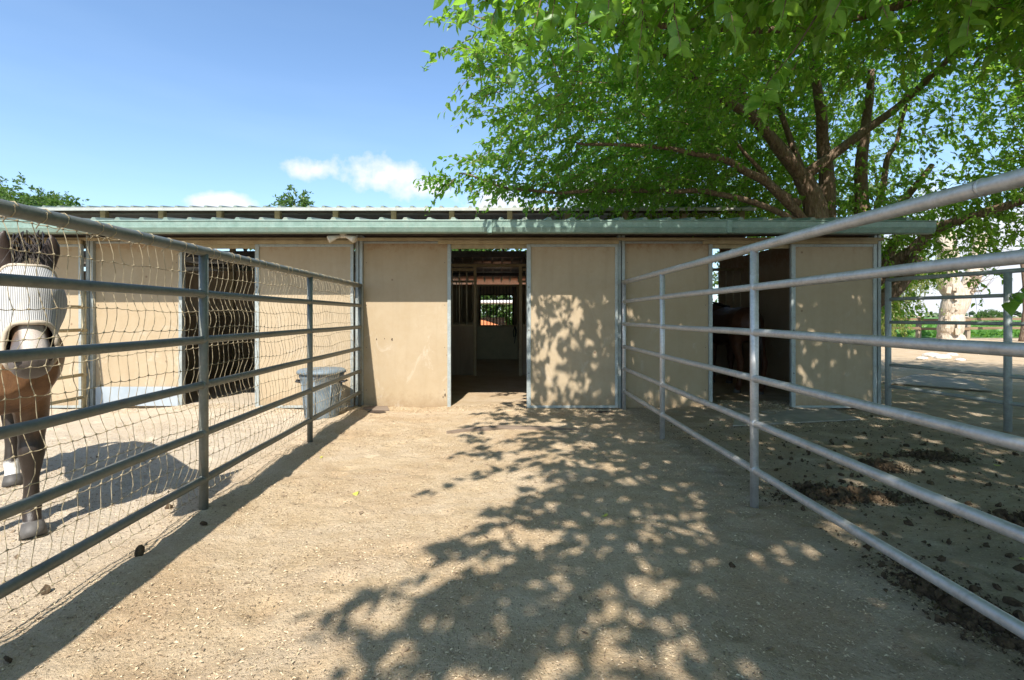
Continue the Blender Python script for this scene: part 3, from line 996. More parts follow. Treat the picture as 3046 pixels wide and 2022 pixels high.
def make_horse(name, label, x, y, rz, mask=True, group=None):
    t = thing(name, label, 'horse', (x, y, 0), rz, group)
    b = MB()
    sweep(b, [((-1.42, 0, 1.18), 0.10, 0.08), ((-1.36, 0, 1.17), 0.20, 0.18), ((-1.20, 0, 1.16), 0.29, 0.26), ((-0.95, 0, 1.15), 0.31, 0.285), ((-0.6, 0, 1.11), 0.33, 0.29),
              ((-0.25, 0, 1.12), 0.345, 0.265), ((0.0, 0, 1.09), 0.35, 0.29), ((0.15, 0, 1.04), 0.33, 0.30), ((0.27, 0, 1.00), 0.27, 0.26), ((0.34, 0, 1.00), 0.14, 0.14)], 20)
    sweep(b, [((-0.08, 0, 1.20), 0.24, 0.13), ((0.10, 0.01, 1.25), 0.24, 0.15), ((0.27, 0.04, 1.32), 0.20, 0.125), ((0.42, 0.07, 1.385), 0.165, 0.105), ((0.56, 0.085, 1.44), 0.135, 0.09), ((0.68, 0.09, 1.455), 0.10, 0.07)], 18)
    # head
    sweep(b, [(head_station(s), hh, hw) for s, hh, hw in HEADR], 18)
    # jowls, nostril rims, lip
    for s in (-1, 1):
        c = head_station(0.26) + Vector((-0.05, 0.055 * s, -0.05))
        sweep(b, [(c + Vector((-0.05, 0, 0.04)), 0.04, 0.03), (c, 0.085, 0.045), (c + Vector((0.06, 0, -0.05)), 0.04, 0.03)], 12)
        e = head_station(0.27) + Vector((0.055, 0.083 * s, 0.06))
        sweep(b, [(e + Vector((-0.03, 0, 0.03)), 0.012, 0.012), (e, 0.03, 0.026), (e + Vector((0.03, 0, -0.03)), 0.012, 0.012)], 10)
        c = head_station(0.93) + Vector((0.03, 0.048 * s, 0.020))
        sweep(b, [(c + Vector((-0.03, 0, 0.02)), 0.012, 0.012), (c, 0.026, 0.024), (c + Vector((0.03, 0, -0.03)), 0.014, 0.014)], 10)
        # ears
        base = head_station(-0.02) + Vector((0.02, 0.068 * s, 0.08))
        sweep(b, [(base + Vector((0, 0, -0.04)), 0.026, 0.030), (base + Vector((0, 0.012 * s, 0.03)), 0.026, 0.040), (base + Vector((0.005, 0.022 * s, 0.08)), 0.024, 0.042),
                  (base + Vector((0.015, 0.024 * s, 0.125)), 0.018, 0.028), (base + Vector((0.025, 0.018 * s, 0.165)), 0.008, 0.008)], 12)
        # forelegs with a forearm, knee, cannon, fetlock, pastern
        yy = 0.155 * s
        fx = 0.05 if s > 0 else 0.0
        sweep(b, [((0.02, yy * 0.8, 1.02), 0.120, 0.080), ((0.04 + fx, yy, 0.86), 0.105, 0.088), ((0.03 + fx, yy, 0.70), 0.088, 0.081), ((0.02 + fx, yy, 0.56), 0.063, 0.061), ((0.03 + fx, yy, 0.49), 0.067, 0.067),
                  ((0.02 + fx, yy, 0.42), 0.054, 0.054), ((0.01 + fx, yy, 0.32), 0.041, 0.037), ((0.01 + fx, yy, 0.22), 0.044, 0.039), ((0.01 + fx, yy, 0.165), 0.057, 0.051), ((0.04 + fx, yy, 0.11), 0.044, 0.044), ((0.07 + fx, yy, 0.07), 0.044, 0.046), ((0.08 + fx, yy, 0.05), 0.044, 0.046)], 14)
        # hind legs: stifle forward, hock back
        hx = 0.0 if s > 0 else -0.14
        sweep(b, [((-1.12, yy * 0.9, 1.12), 0.190, 0.100), ((-1.08 + hx, yy, 0.93), 0.170, 0.105), ((-1.10 + hx, yy, 0.78), 0.115, 0.085), ((-1.22 + hx, yy, 0.62), 0.079, 0.067), ((-1.30 + hx, yy, 0.53), 0.073, 0.061),
                  ((-1.28 + hx, yy, 0.44), 0.061, 0.051), ((-1.25 + hx, yy, 0.30), 0.046, 0.040), ((-1.24 + hx, yy, 0.20), 0.051, 0.044), ((-1.23 + hx, yy, 0.155), 0.059, 0.052), ((-1.20 + hx, yy, 0.11), 0.045, 0.045), ((-1.17 + hx, yy, 0.07), 0.044, 0.046), ((-1.16 + hx, yy, 0.05), 0.044, 0.046)], 14)
        # breast muscles
        sweep(b, [((0.10, 0.09 * s, 1.18), 0.10, 0.08), ((0.25, 0.085 * s, 1.05), 0.115, 0.085), ((0.22, 0.09 * s, 0.90), 0.08, 0.07), ((0.10, 0.1 * s, 0.82), 0.05, 0.05)], 14)
    body = b.build('body', M['horse'] if mask else M['horse_dark'], t, True)
    rm = body.modifiers.new('remesh', 'REMESH')
    rm.mode = 'VOXEL'
    rm.voxel_size = 0.0125
    rm.use_smooth_shade = True
    sm = body.modifiers.new('smooth', 'SMOOTH')
    sm.factor = 0.5
    sm.iterations = 5
    # hooves
    for s in (-1, 1):
        fx = 0.05 if s > 0 else 0.0
        hx = 0.0 if s > 0 else -0.14
        for cx in (0.09 + fx, -1.15 + hx):
            yy = 0.155 * s
            MB().tube([(cx + 0.02, yy, -0.004), (cx + 0.005, yy, 0.03), (cx - 0.012, yy, 0.075)], [0.064, 0.060, 0.050], 18).build('hoof', M['hoof'] if s < 0 and mask else M['hoof_dark'], t, True)
        nn_ = head_station(0.93) + Vector((0.066, 0.054 * s, 0.028))
        MB().tube([nn_ + Vector((-0.006, 0, 0.022)), nn_ + Vector((0, 0.004 * s, 0)), nn_ + Vector((-0.002, 0.006 * s, -0.02))], [0.003, 0.013, 0.004], 10).build('nostril', M['eye'], t, True)
        e = head_station(0.27) + Vector((0.062, 0.100 * s, 0.062))
        bm = bmesh.new()
        bmesh.ops.create_uvsphere(bm, u_segments=12, v_segments=8, radius=0.020)
        me = bpy.data.meshes.new('eye')
        bm.to_mesh(me)
        bm.free()
        me.materials.append(M['eye'])
        link('eye', me, t, e)
    # mane, forelock and tail from many fine locks
    rs = random.Random(3)
    b = MB()
    for k in range(90):
        s = k / 90
        p = Vector((0.0, 0.0, 1.50)).lerp(Vector((0.60, 0.09, 1.60)), s)
        q = p + Vector((rs.uniform(-0.02, 0.02), -0.10 - rs.uniform(0, 0.05), -0.02))
        r = q + Vector((rs.uniform(-0.03, 0.03), -0.03, -0.16 - rs.uniform(0, 0.08)))
        b.tube([p, q, r], [0.008, 0.009, 0.002], 5)
    b.build('mane', M['hair'], t, True)
    b = MB()
    for k in range(60):
        p = head_station(-0.05) + Vector((0.0, rs.uniform(-0.05, 0.05), 0.105))
        lift = rs.uniform(0, 1) ** 2
        q = p + Vector((0.07, rs.uniform(-0.03, 0.03), 0.02 + 0.13 * lift))
        r = q + Vector((0.08, rs.uniform(-0.06, 0.06), -0.06 - 0.05 * (1 - lift)))
        b.tube([p, q, r], [0.003, 0.0026, 0.0008], 4)
    b.build('forelock', M['hair'], t, True)
    b = MB()
    for k in range(60):
        p = Vector((-1.40, rs.uniform(-0.02, 0.02), 1.32))
        q = p + Vector((-0.12, rs.uniform(-0.04, 0.04), -0.12))
        r = q + Vector((rs.uniform(-0.03, 0.03), rs.uniform(-0.06, 0.06), -0.75 - rs.uniform(0, 0.15)))
        b.tube([p, q, (q + r) / 2 + Vector((-0.02, 0, 0)), r], [0.01, 0.012, 0.01, 0.002], 5)
    b.build('tail', M['hair'], t, True)
    if mask:
        b = MB()
        rings = []
        n = 28
        # the mask follows the head a finger's width off it, with darts over the eyes
        tab = [(0.045, 0.150, 0.112), (0.12, 0.162, 0.124), (0.20, 0.172, 0.138), (0.28, 0.176, 0.150), (0.36, 0.166, 0.142), (0.46, 0.145, 0.120), (0.56, 0.126, 0.104), (0.66, 0.116, 0.098), (0.76, 0.110, 0.092)]
        ax = (head_station(1) - head_station(0)).normalized()
        side = Vector((0, 1, 0))
        side = (side - ax * side.dot(ax)).normalized()
        up = side.cross(ax)
        for (s, hh, hw) in tab:
            c = head_station(s)
            rg = []
            for j in range(n):
                a = 2 * math.pi * j / n
                w = 1 + 0.008 * math.sin(a * 5 + s * 9)
                rg.append(c + side * (hw * math.cos(a) * w) + up * (hh * math.sin(a) * w) + ax * (0.02 * math.sin(a * 3) + 0.07 * math.sin(a) * max(0, (s - 0.4) / 0.36)))
            rings.append(rg)
        m = MB()
        nn = len(rings[0])
        m.v = [tuple(p) for r_ in rings for p in r_]
        for i in range(len(rings) - 1):
            for j in range(nn):
                a_, b_ = i * nn + j, i * nn + (j + 1) % nn
                m.f.append((a_, a_ + nn, b_ + nn, b_))
        fm = m.build('fly_mask', M['mask'], t, True)
        so_ = fm.modifiers.new('solid', 'SOLIDIFY')
        so_.thickness = 0.004
        su = fm.modifiers.new('sub', 'SUBSURF')
        su.levels = su.render_levels = 1
        MB().tube(rings[-1] + [rings[-1][0]], 0.011, 8).build('fleece_edge', M['fleece'], fm, True)
        MB().tube(rings[0] + [rings[0][0]], 0.008, 8).build('brow_edge', M['fleece'], fm, True)
        # seam dart down the cheek
        for s in (-1, 1):
            pts = []
            for (u_, hh, hw) in tab[1:]:
                a = math.radians(58)
                pts.append(head_station(u_) + side * (hw * 1.01 * math.cos(a) * s) + up * (hh * 1.01 * math.sin(a)))
            MB().tube(pts, 0.005, 6).build('seam', M['fleece'], fm, True)
    return t


make_horse('horse', 'bay horse in a pale fly mask standing behind the netting at the left edge', -2.96, 2.86, math.atan2(-0.66, 0.75))
make_horse('horse', 'dark brown horse with its tail turned, deep in the shade of the right stall', 4.32, 9.35, R(84), False)


# ------------------------------------------------------------------ bin
def bin_():
    p = G(768, 952)
    p.y = min(p.y, 6.25)
    t = thing('feed_bin', 'blue grey lidded bin standing behind the netting beside the barn wall', 'bin', (-2.27, 6.28, 0.0))
    prof = [(0.0, 0.205), (0.02, 0.21), (0.30, 0.235), (0.50, 0.262), (0.52, 0.275), (0.55, 0.275), (0.56, 0.262)]
    MB().tube([(0, 0, z) for z, r in prof], [r for z, r in prof], 32).build('bin_body', M['bin'], t, True)
    MB().tube([(0, 0, 0.561), (0.0, 0, 0.570), (0, 0, 0.595), (0.0, 0, 0.615), (0, 0, 0.625)], [0.275, 0.305, 0.303, 0.275, 0.12], 32).build('lid', M['bin'], t, True)
    for s in (-1, 1):
        MB().tube([(0.25 * s, -0.06, 0.45), (0.31 * s, -0.06, 0.46), (0.32 * s, 0, 0.47), (0.31 * s, 0.06, 0.46), (0.25 * s, 0.06, 0.45)], 0.012, 8).build('handle', M['strap'], t, True)
    cu = bpy.data.curves.new('lettering', 'FONT')
    cu.body = 'BRUTE'
    cu.size = 0.062
    cu.extrude = 0.0015
    cu.align_x = 'CENTER'
    tmp = link('lettering', cu)
    me = bpy.data.meshes.new_from_object(tmp)
    bpy.data.objects.remove(tmp)
    me.materials.clear()
    me.materials.append(M['strap'])
    tx = link('lettering', me, t, (0.098, -0.269, 0.515))
    tx.rotation_euler = (R(90), 0, 0.347)
    for k in range(8):
        a = 2 * math.pi * k / 8
        MB().tube([(0.214 * math.cos(a), 0.214 * math.sin(a), 0.05), (0.262 * math.cos(a), 0.260 * math.sin(a), 0.48)], 0.010, 6).build('rib', M['bin'], t, True)


bin_()

# ------------------------------------------------------------------ leaves and trees
LEAF_V = np.array([(0, 0, 0), (-0.29, 0.24, 0.07), (0.29, 0.24, 0.07), (0, 0.36, 0.0), (-0.20, 0.60, 0.05), (0.20, 0.60, 0.05), (0, 1.05, -0.14)])
LEAF_F = np.array([(0, 3, 1), (0, 2, 3), (1, 3, 4), (3, 2, 5), (4, 3, 6), (3, 5, 6)])
SLEAF_V = np.array([(0, 0, 0), (-0.22, 0.45, 0.04), (0.22, 0.45, 0.04), (0, 1.0, -0.06)])
SLEAF_F = np.array([(0, 3, 1), (0, 2, 3)])


def unit(a):
    return a / np.maximum(np.linalg.norm(a, axis=-1, keepdims=True), 1e-9)


def leaves(P, A, size, LV=LEAF_V, LF=LEAF_F, up_bias=0.9):
    """leaf geometry at points P with axes A"""
    n = len(P)
    A = unit(A)
    Nn = rng.normal(size=(n, 3)) * 0.55 + np.array([0, 0, up_bias])
    S = unit(np.cross(A, Nn))
    U = np.cross(S, A)
    size = np.broadcast_to(np.asarray(size), (n,))[:, None, None]
    V = P[:, None, :] + size * (LV[None, :, 0:1] * S[:, None, :] + LV[None, :, 1:2] * A[:, None, :] + LV[None, :, 2:3] * U[:, None, :])
    F = LF[None] + (np.arange(n) * len(LV))[:, None, None]
    return V.reshape(-1, 3), F.reshape(-1, 3)


def sprays(C, D, L, nleaf, size, droop=0.35, LV=LEAF_V, LF=LEAF_F):
    """twigs starting at C towards D of length L each bearing leaves; returns leaf and twig geometry"""
    n = len(C)
    D = unit(D)
    s = (np.arange(nleaf)[None, :] + rng.uniform(0, 1, (n, nleaf))) / nleaf
    s = s ** 0.8
    base = C[:, None, :] + D[:, None, :] * (L[:, None] * s)[..., None]
    base[..., 2] -= droop * L[:, None] * s ** 2
    ax = D[:, None, :] * 0.6 + rng.normal(size=(n, nleaf, 3)) * 0.62 + np.array([0, 0, -0.5])
    base = base + rng.normal(size=base.shape) * 0.022
    sz = size * rng.uniform(0.6, 1.25, (n, nleaf))
    LVv, LFf = leaves(base.reshape(-1, 3), ax.reshape(-1, 3), sz.reshape(-1), LV, LF)
    # twigs
    k = 4
    ss = np.linspace(0, 1, k)
    pts = C[:, None, :] + D[:, None, :] * (L[:, None] * ss)[..., None]
    pts[..., 2] -= droop * L[:, None] * ss ** 2
    S = unit(np.cross(D, np.array([0.1, 0.2, 1.0])))
    U = np.cross(S, D)
    rad = np.array([0.0065, 0.005, 0.0035, 0.0012])[None, :, None]
    ring3 = []
    for a in (0, 2.094, 4.189):
        ring3.append(pts + rad * (math.cos(a) * S + math.sin(a) * U)[:, None, :])
    TV = np.stack(ring3, 2).reshape(-1, 3)     # n,k,3 -> index (i*k+j)*3+a
    F = []
    for j in range(k - 1):
        for a in range(3):
            b_ = (a + 1) % 3
            F += [(j * 3 + a, (j + 1) * 3 + a, (j + 1) * 3 + b_), (j * 3 + a, (j + 1) * 3 + b_, j * 3 + b_)]
    F = np.array(F)
    TF = (F[None] + (np.arange(n) * k * 3)[:, None, None]).reshape(-1, 3)
    return LVv, LFf, TV, TF


def nz3(P, s, seed):
    return np.array([noise.noise(Vector((p[0] * s + seed, p[1] * s, p[2] * s))) for p in P])


def limb(tree, pts, r0, r1, mat, name='limb', n=12, wob=0.04):
    pts = [Vector(p) for p in pts]
    # smooth subdivision of the control points
    out = []
    k = len(pts)
    for i in range(k - 1):
        p0, p1, p2, p3 = pts[max(i - 1, 0)], pts[i], pts[i + 1], pts[min(i + 2, k - 1)]
        for j in range(6):
            t = j / 6
            q = 0.5 * ((2 * p1) + (-p0 + p2) * t + (2 * p0 - 5 * p1 + 4 * p2 - p3) * t * t + (-p0 + 3 * p1 - 3 * p2 + p3) * t ** 3)
            out.append(q + Vector((noise.noise(q * 1.7), noise.noise(q * 1.7 + Vector((9, 0, 0))), noise.noise(q * 1.3 + Vector((0, 9, 0))))) * wob)
    out.append(pts[-1])
    m = len(out)
    rad = [(r0 + (r1 - r0) * (i / (m - 1)) ** 0.8) * (1 + 0.10 * noise.noise(out[i] * 4)) for i in range(m)]
    off = tree.location
    return MB().tube([p - off for p in out], rad, n).build(name, mat, tree, True)


# canopy envelope of the two neighbouring mulberries (plan edge to the west, underside, top)
def edge_x(y):
    e = np.interp(y, [-9, -3.2, -1.6, -0.8, 0.4, 2, 3, 5, 6.5, 8, 9.2, 11, 14], [-1.1, -0.85, -0.42, -0.28, -0.55, -0.2, 0.1, -0.2, -0.3, 0.5, 0.8, 1.6, 3.0])
    return e


def under(x, y):
    base = np.interp(y, [-8, 0, 3, 5.5, 7.5, 9, 12], [4.7, 4.5, 4.35, 4.0, 3.9, 3.55, 3.5])
    return base + 0.12 * np.maximum(0, 3 - np.abs(x - 3)) * 0.5


def canopy(n, ymin, ymax, xmax, top, seed, gap=1.5, thick=None):
    out = []
    tot = 0
    while tot < n:
        P = np.stack([rng.uniform(-2, xmax, 6000), rng.uniform(ymin, ymax, 6000), rng.uniform(3.0, top, 6000)], 1)
        ex = edge_x(P[:, 1]) + 0.7 * nz3(P, 0.9, seed) + 0.35 * nz3(P, 2.6, seed + 5)
        d = P[:, 0] - ex
        ok = (d > 0)
        u = under(P[:, 0], P[:, 1]) + 0.4 * nz3(P, 0.8, seed + 9)
        ok &= P[:, 2] > u
        # domed top that comes down at the rim
        tp = u + (top - u) * np.clip(np.sqrt(np.clip(d / 4.0, 0, 1)), 0.22, 1)
        ok &= P[:, 2] < tp
        far = ((P[:, 0] > 7.5) & ((P[:, 1] > 10.3) | (P[:, 2] > 6.4)) | (P[:, 0] > 8.5) & ((P[:, 1] > 8.5) | (P[:, 2] > 5.4))) & (P[:, 1] > 4.6)
        # the crown is hollow round its main limbs
        q_ = np.array([6.6, 8.6, 4.3])
        far |= (((P - q_) / np.array([2.4, 2.1, 1.15])) ** 2).sum(1) < 1
        far |= (((P - np.array([5.3, 7.0, 3.8])) / np.array([1.7, 1.5, 0.75])) ** 2).sum(1) < 1
        ok &= ~far
        if thick:
            ok &= P[:, 2] < u + thick
        cl = nz3(P, gap, seed + 3)
        ok &= cl > rng.uniform(-0.65, -0.05, len(P))
        P = P[ok]
        out.append(P)
        tot += len(P)
    return np.concatenate(out)[:n]


def foliage(tree, C, L, nleaf, size, centre, mat, bark, droop=0.35, LV=LEAF_V, LF=LEAF_F, dirs=None):
    D = C - np.array(centre)
    D[:, 2] *= 0.35
    D = unit(D) + rng.normal(size=D.shape) * 0.45 if dirs is None else dirs
    LVv, LFf, TV, TF = sprays(C, D, L, nleaf, size, droop, LV, LF)
    off = np.array(tree.location)
    tag(link('foliage', np_mesh('foliage', LVv - off, LFf, mat), tree), None, None, None, 'stuff')
    tag(link('twigs', np_mesh('twigs', TV - off, TF, bark), tree), None, None, None, 'stuff')


# --- tree behind the right end of the barn
ta = thing('mulberry_tree', 'spreading many stemmed mulberry rising behind the right end of the barn roof', 'tree', (6.9, 9.7, 0))
YT = 9.7
fork = AT(1850, 405, YT)
trunk_pts = [(6.9, 9.7, -0.1), (6.75, 9.7, 1.2), (6.45, 9.7, 2.6), (AT(1882, 480, YT))]
limb(ta, trunk_pts + [fork], 0.34, 0.17, M['bark'], 'trunk', 16)
limb(ta, [(6.95, 9.8, 1.0), (6.7, 9.9, 2.4), AT(1906, 480, 9.9), AT(1906, 395, 9.9), AT(1898, 310, 9.7), AT(1890, 235, 9.3), AT(1870, 120, 8.8)], 0.24, 0.06, M['bark'], 'limb', 14)
limb(ta, [fork, AT(1800, 345, 9.5), AT(1742, 275, 9.1), AT(1650, 215, 8.4), AT(1540, 130, 7.4), AT(1350, 50, 6.6)], 0.15, 0.03, M['bark'])
limb(ta, [AT(1852, 400, YT), AT(1790, 320, 9.9), AT(1745, 260, 10.0), AT(1700, 190, 9.8)], 0.10, 0.04, M['bark'])
limb(ta, [fork, AT(1915, 360, 9.6), AT(1990, 305, 9.3), AT(2060, 255, 9.0), AT(2130, 190, 8.5), AT(2230, 90, 7.6)], 0.12, 0.04, M['bark'])
limb(ta, [AT(1868, 440, YT), AT(1840, 370, 9.8), AT(1815, 300, 9.9), AT(1790, 225, 9.7), AT(1775, 160, 9.4)], 0.09, 0.03, M['bark'])
limb(ta, [(6.6, 9.7, 2.6), AT(1790, 440, 9.4), AT(1700, 385, 8.9), AT(1640, 362, 8.5), AT(1500, 340, 8.0), AT(1330, 330, 7.7)], 0.11, 0.02, M['bark'])
limb(ta, [AT(1840, 470, YT), AT(1780, 425, 9.5), AT(1730, 370, 9.3), AT(1690, 320, 9.0)], 0.08, 0.02, M['bark'])
limb(ta, [(6.4, 9.6, 2.9), AT(1700, 455, 9.3), AT(1500, 440, 8.8), AT(1330, 440, 8.5), AT(1180, 430, 8.4), AT(1060, 400, 8.3)], 0.07, 0.012, M['bark'], wob=0.08)
limb(ta, [(7.1, 9.7, 0.6), AT(1985, 560, 10.0), AT(1988, 480, 10.0), AT(1990, 370, 9.9), AT(2000, 270, 9.7), AT(2010, 160, 9.2)], 0.20, 0.06, M['bark'])
limb(ta, [(7.2, 9.8, 1.6), AT(2035, 430, 10.2), AT(2048, 360, 10.1), AT(2066, 330, 10.0), AT(2090, 240, 9.8)], 0.075, 0.03, M['bark'])
limb(ta, [(7.0, 9.7, 0.5), AT(2010, 705, 9.4), AT(2060, 672, 9.2), AT(2105, 610, 9.1), AT(2112, 590, 9.1)], 0.17, 0.11, M['bark'])
limb(ta, [(7.1, 9.7, 1.5), AT(2050, 620, 9.5), AT(2110, 575, 9.2), AT(2160, 530, 8.9), AT(2240, 500, 8.5), AT(2362, 460, 8.0), AT(2500, 420, 7.4)], 0.15, 0.05, M['bark'])
limb(ta, [(7.1, 9.7, 1.7), AT(2040, 600, 9.8), AT(2075, 545, 9.8), AT(2085, 470, 9.8), AT(2150, 380, 9.6)], 0.13, 0.05, M['bark'])

CA = canopy(7400, 4.6, 14.0, 13.5, 8.6, 0.0)
foliage(ta, CA, rng.uniform(0.35, 0.75, len(CA)), 18, 0.098, (6.9, 9.7, 4.5), M['leaf'], M['bark'])
# low boughs reaching over the roof towards the middle, and skirts beside the corner of the barn
low = []
lowd = []
for (a, c_, n_, sp_, dz) in (((2.2, 8.7, 3.75), (-1.0, 8.3, 3.62), 90, 0.34, 0.0), ((3.5, 8.9, 3.9), (0.2, 8.5, 3.50), 70, 0.34, 0),
                         ((4.5, 9.0, 3.8), (1.0, 8.6, 3.42), 50, 0.3, 0),
                         ((1.8, 8.2, 4.1), (-0.55, 8.1, 3.9), 60, 0.34, 0.0)):
    a, c_ = np.array(a), np.array(c_)
    s = rng.uniform(0, 1, n_) ** 0.85
    low.append(a + (c_ - a) * s[:, None] + rng.normal(size=(n_, 3)) * sp_ * np.array([1, 1, 0.45]) * (1.15 - s[:, None]))
    lowd.append(np.tile(c_ - a, (n_, 1)) / 3 + rng.normal(size=(n_, 3)) * 0.5)
for (c_, n_, sp_) in (((8.1, 9.2, 2.9), 110, (0.7, 0.6, 0.40)), ((9.0, 9.4, 3.3), 190, (0.9, 0.8, 0.45)), ((9.3, 8.4, 3.5), 140, (0.9, 0.5, 0.3)), ((10.6, 8.4, 3.5), 160, (0.9, 0.6, 0.3)), ((7.9, 9.9, 2.0), 60, (0.35, 0.4, 0.5)),
                      ((9.3, 8.5, 5.0), 420, (1.2, 0.5, 0.9)), ((11.0, 9.0, 4.6), 260, (1.0, 0.5, 0.8)), ((7.4, 11.2, 6.4), 420, (1.6, 0.5, 1.0)), ((5.2, 11.0, 5.4), 260, (1.3, 0.5, 0.9)), ((7.2, 10.3, 3.6), 200, (1.2, 0.6, 0.4)), ((4.6, 10.9, 4.0), 160, (1.6, 0.7, 0.3))):
    low.append(np.array(c_) + rng.normal(size=(n_, 3)) * np.array(sp_))
    lowd.append(rng.normal(size=(n_, 3)) + np.array([0.3, -0.3, -0.3]))
low = np.concatenate(low)
lowd = np.concatenate(lowd)
foliage(ta, low, rng.uniform(0.25, 0.6, len(low)), 12, 0.10, (6.9, 9.7, 4.5), M['leaf'], M['bark'], 0.4, LEAF_V, LEAF_F, lowd)

# --- tree whose crown hangs over the walkway, trunk outside the picture
tb = thing('mulberry_tree', 'leafy mulberry crown overhanging the walkway and right pen, nearest the camera', 'tree', (6.4, -3.2, 0))
limb(tb, [(6.4, -3.2, -0.1), (6.3, -3.1, 1.4), (6.1, -2.9, 3.2), (5.8, -2.7, 4.6)], 0.36, 0.22, M['bark'], 'trunk', 16)
for pts, r0 in (([(5.8, -2.7, 4.6), (4.2, -2.0, 5.6), (2.2, -1.6, 6.2), (0.4, -1.8, 6.5)], 0.15), ([(5.8, -2.7, 4.6), (5.0, -0.2, 5.6), (3.6, 2.2, 5.9), (1.8, 4.0, 5.6)], 0.15),
                ([(5.8, -2.7, 4.6), (6.4, 0.4, 5.4), (6.2, 3.0, 5.5), (5.2, 5.2, 4.9)], 0.13), ([(5.8, -2.7, 4.6), (4.6, -4.6, 6.0), (2.6, -5.6, 6.8)], 0.13),
                ([(3.6, 2.2, 5.9), (2.6, 3.0, 4.8), (1.9, 3.1, 3.9)], 0.045), ([(5.2, 5.2, 4.9), (3.4, 5.6, 4.6), (1.2, 5.6, 4.7)], 0.05)):
    limb(tb, pts, r0, 0.03, M['bark'])
CB = canopy(6300, -8.5, 4.6, 11.5, 8.2, 3.0, 1.6, 1.9)
CC = canopy(4000, -6.0, 5.0, 9.0, 8.0, 3.0, 1.6, 1.3)
CC = CC[(CC[:, 0] - edge_x(CC[:, 1])) > 1.5]
CB = np.concatenate([CB, CC])
foliage(tb, CB, rng.uniform(0.30, 0.60, len(CB)), 10, 0.165, (6.0, -2.5, 5.0), M['leaf'], M['bark'])

# near sprigs: every leaf of its own
bl = MB()
LVb = [(0, 0, 0), (-0.20, 0.06, 0.02), (0.20, 0.06, 0.02), (0, 0.22, -0.01), (-0.38, 0.26, 0.05), (0.38, 0.26, 0.05), (0, 0.45, 0.0), (-0.34, 0.50, 0.05), (0.34, 0.50, 0.05), (0, 0.68, -0.03), (-0.20, 0.74, 0.01), (0.20, 0.74, 0.01), (0, 1.0, -0.14)]
LFb = [(0, 3, 1), (0, 2, 3), (1, 3, 4), (3, 2, 5), (4, 3, 6, 7), (3, 5, 8, 6), (7, 6, 9, 10), (6, 8, 11, 9), (10, 9, 12), (9, 11, 12)]
leaf_me = []
for s, dr in ((0.13, 1.0), (0.155, 1.6), (0.11, 0.6)):
    q = MB()
    q.add([(v[0] * s, v[1] * s, v[2] * s * dr) for v in LVb], LFb)
    leaf_me.append(q.mesh('leaf', M['leaf_big'], True))
rs = random.Random(21)
tw = MB()
offb = Vector(tb.location)
sprigs = [(AT(1355, -60, 3.2), AT(1335, 120, 3.0), 14), (AT(1420, -80, 3.0), AT(1400, 60, 2.9), 10), (AT(1290, -60, 3.5), AT(1270, 60, 3.4), 10), (AT(1560, -70, 3.1), AT(1575, 130, 3.0), 14),
          (AT(1680, -60, 3.4), AT(1700, 90, 3.2), 12), (AT(1960, -60, 3.2), AT(1905, 70, 3.1), 10), (AT(2060, -60, 3.3), AT(2060, 70, 3.2), 10), (AT(1830, 120, 3.9), AT(1745, 275, 3.8), 14),
          (AT(1090, -60, 3.8), AT(1075, 40, 3.7), 10), (AT(1170, -40, 3.9), AT(1120, 110, 3.8), 14), (AT(1250, -10, 4.0), AT(1180, 170, 3.9), 14), (AT(2250, -60, 3.4), AT(2230, 90, 3.3), 10),
          (AT(1820, -60, 3.5), AT(1800, 60, 3.4), 10), (AT(1480, -50, 3.8), AT(1470, 150, 3.7), 12), (AT(2420, 640, 4.6), AT(2325, 700, 4.6), 9)]
for a, c_, n_ in sprigs:
    a, c_ = Vector(a), Vector(c_)
    mid = (a + c_) / 2 + Vector((rs.uniform(-0.06, 0.06), 0.05, 0.04))
    tw.tube([a - offb + Vector((0.25, 0.1, 0.35)), a - offb, mid - offb, c_ - offb], [0.008, 0.006, 0.004, 0.0015], 6)
    for k in range(n_):
        s = 0.12 + 0.88 * (k + 0.5) / n_
        p = a.lerp(mid, s * 2) if s < 0.5 else mid.lerp(c_, s * 2 - 1)
        ax = Vector((rs.uniform(-1, 1), rs.uniform(-1, 0.6), rs.uniform(-1.5, -0.2))).normalized()
        nn = Vector((rs.uniform(-0.7, 0.7), rs.uniform(-1.0, 0.3), rs.uniform(0.3, 1)))
        sd_ = ax.cross(nn).normalized()
        uu = sd_.cross(ax)
        o = link('leaf', leaf_me[rs.randrange(3)], tb)
        mt = Matrix(((sd_.x, ax.x, uu.x), (sd_.y, ax.y, uu.y), (sd_.z, ax.z, uu.z))).to_4x4()
        mt.translation = p - offb
        o.matrix_local = mt
tw.build('near_twigs', M['bark'], tb, True)


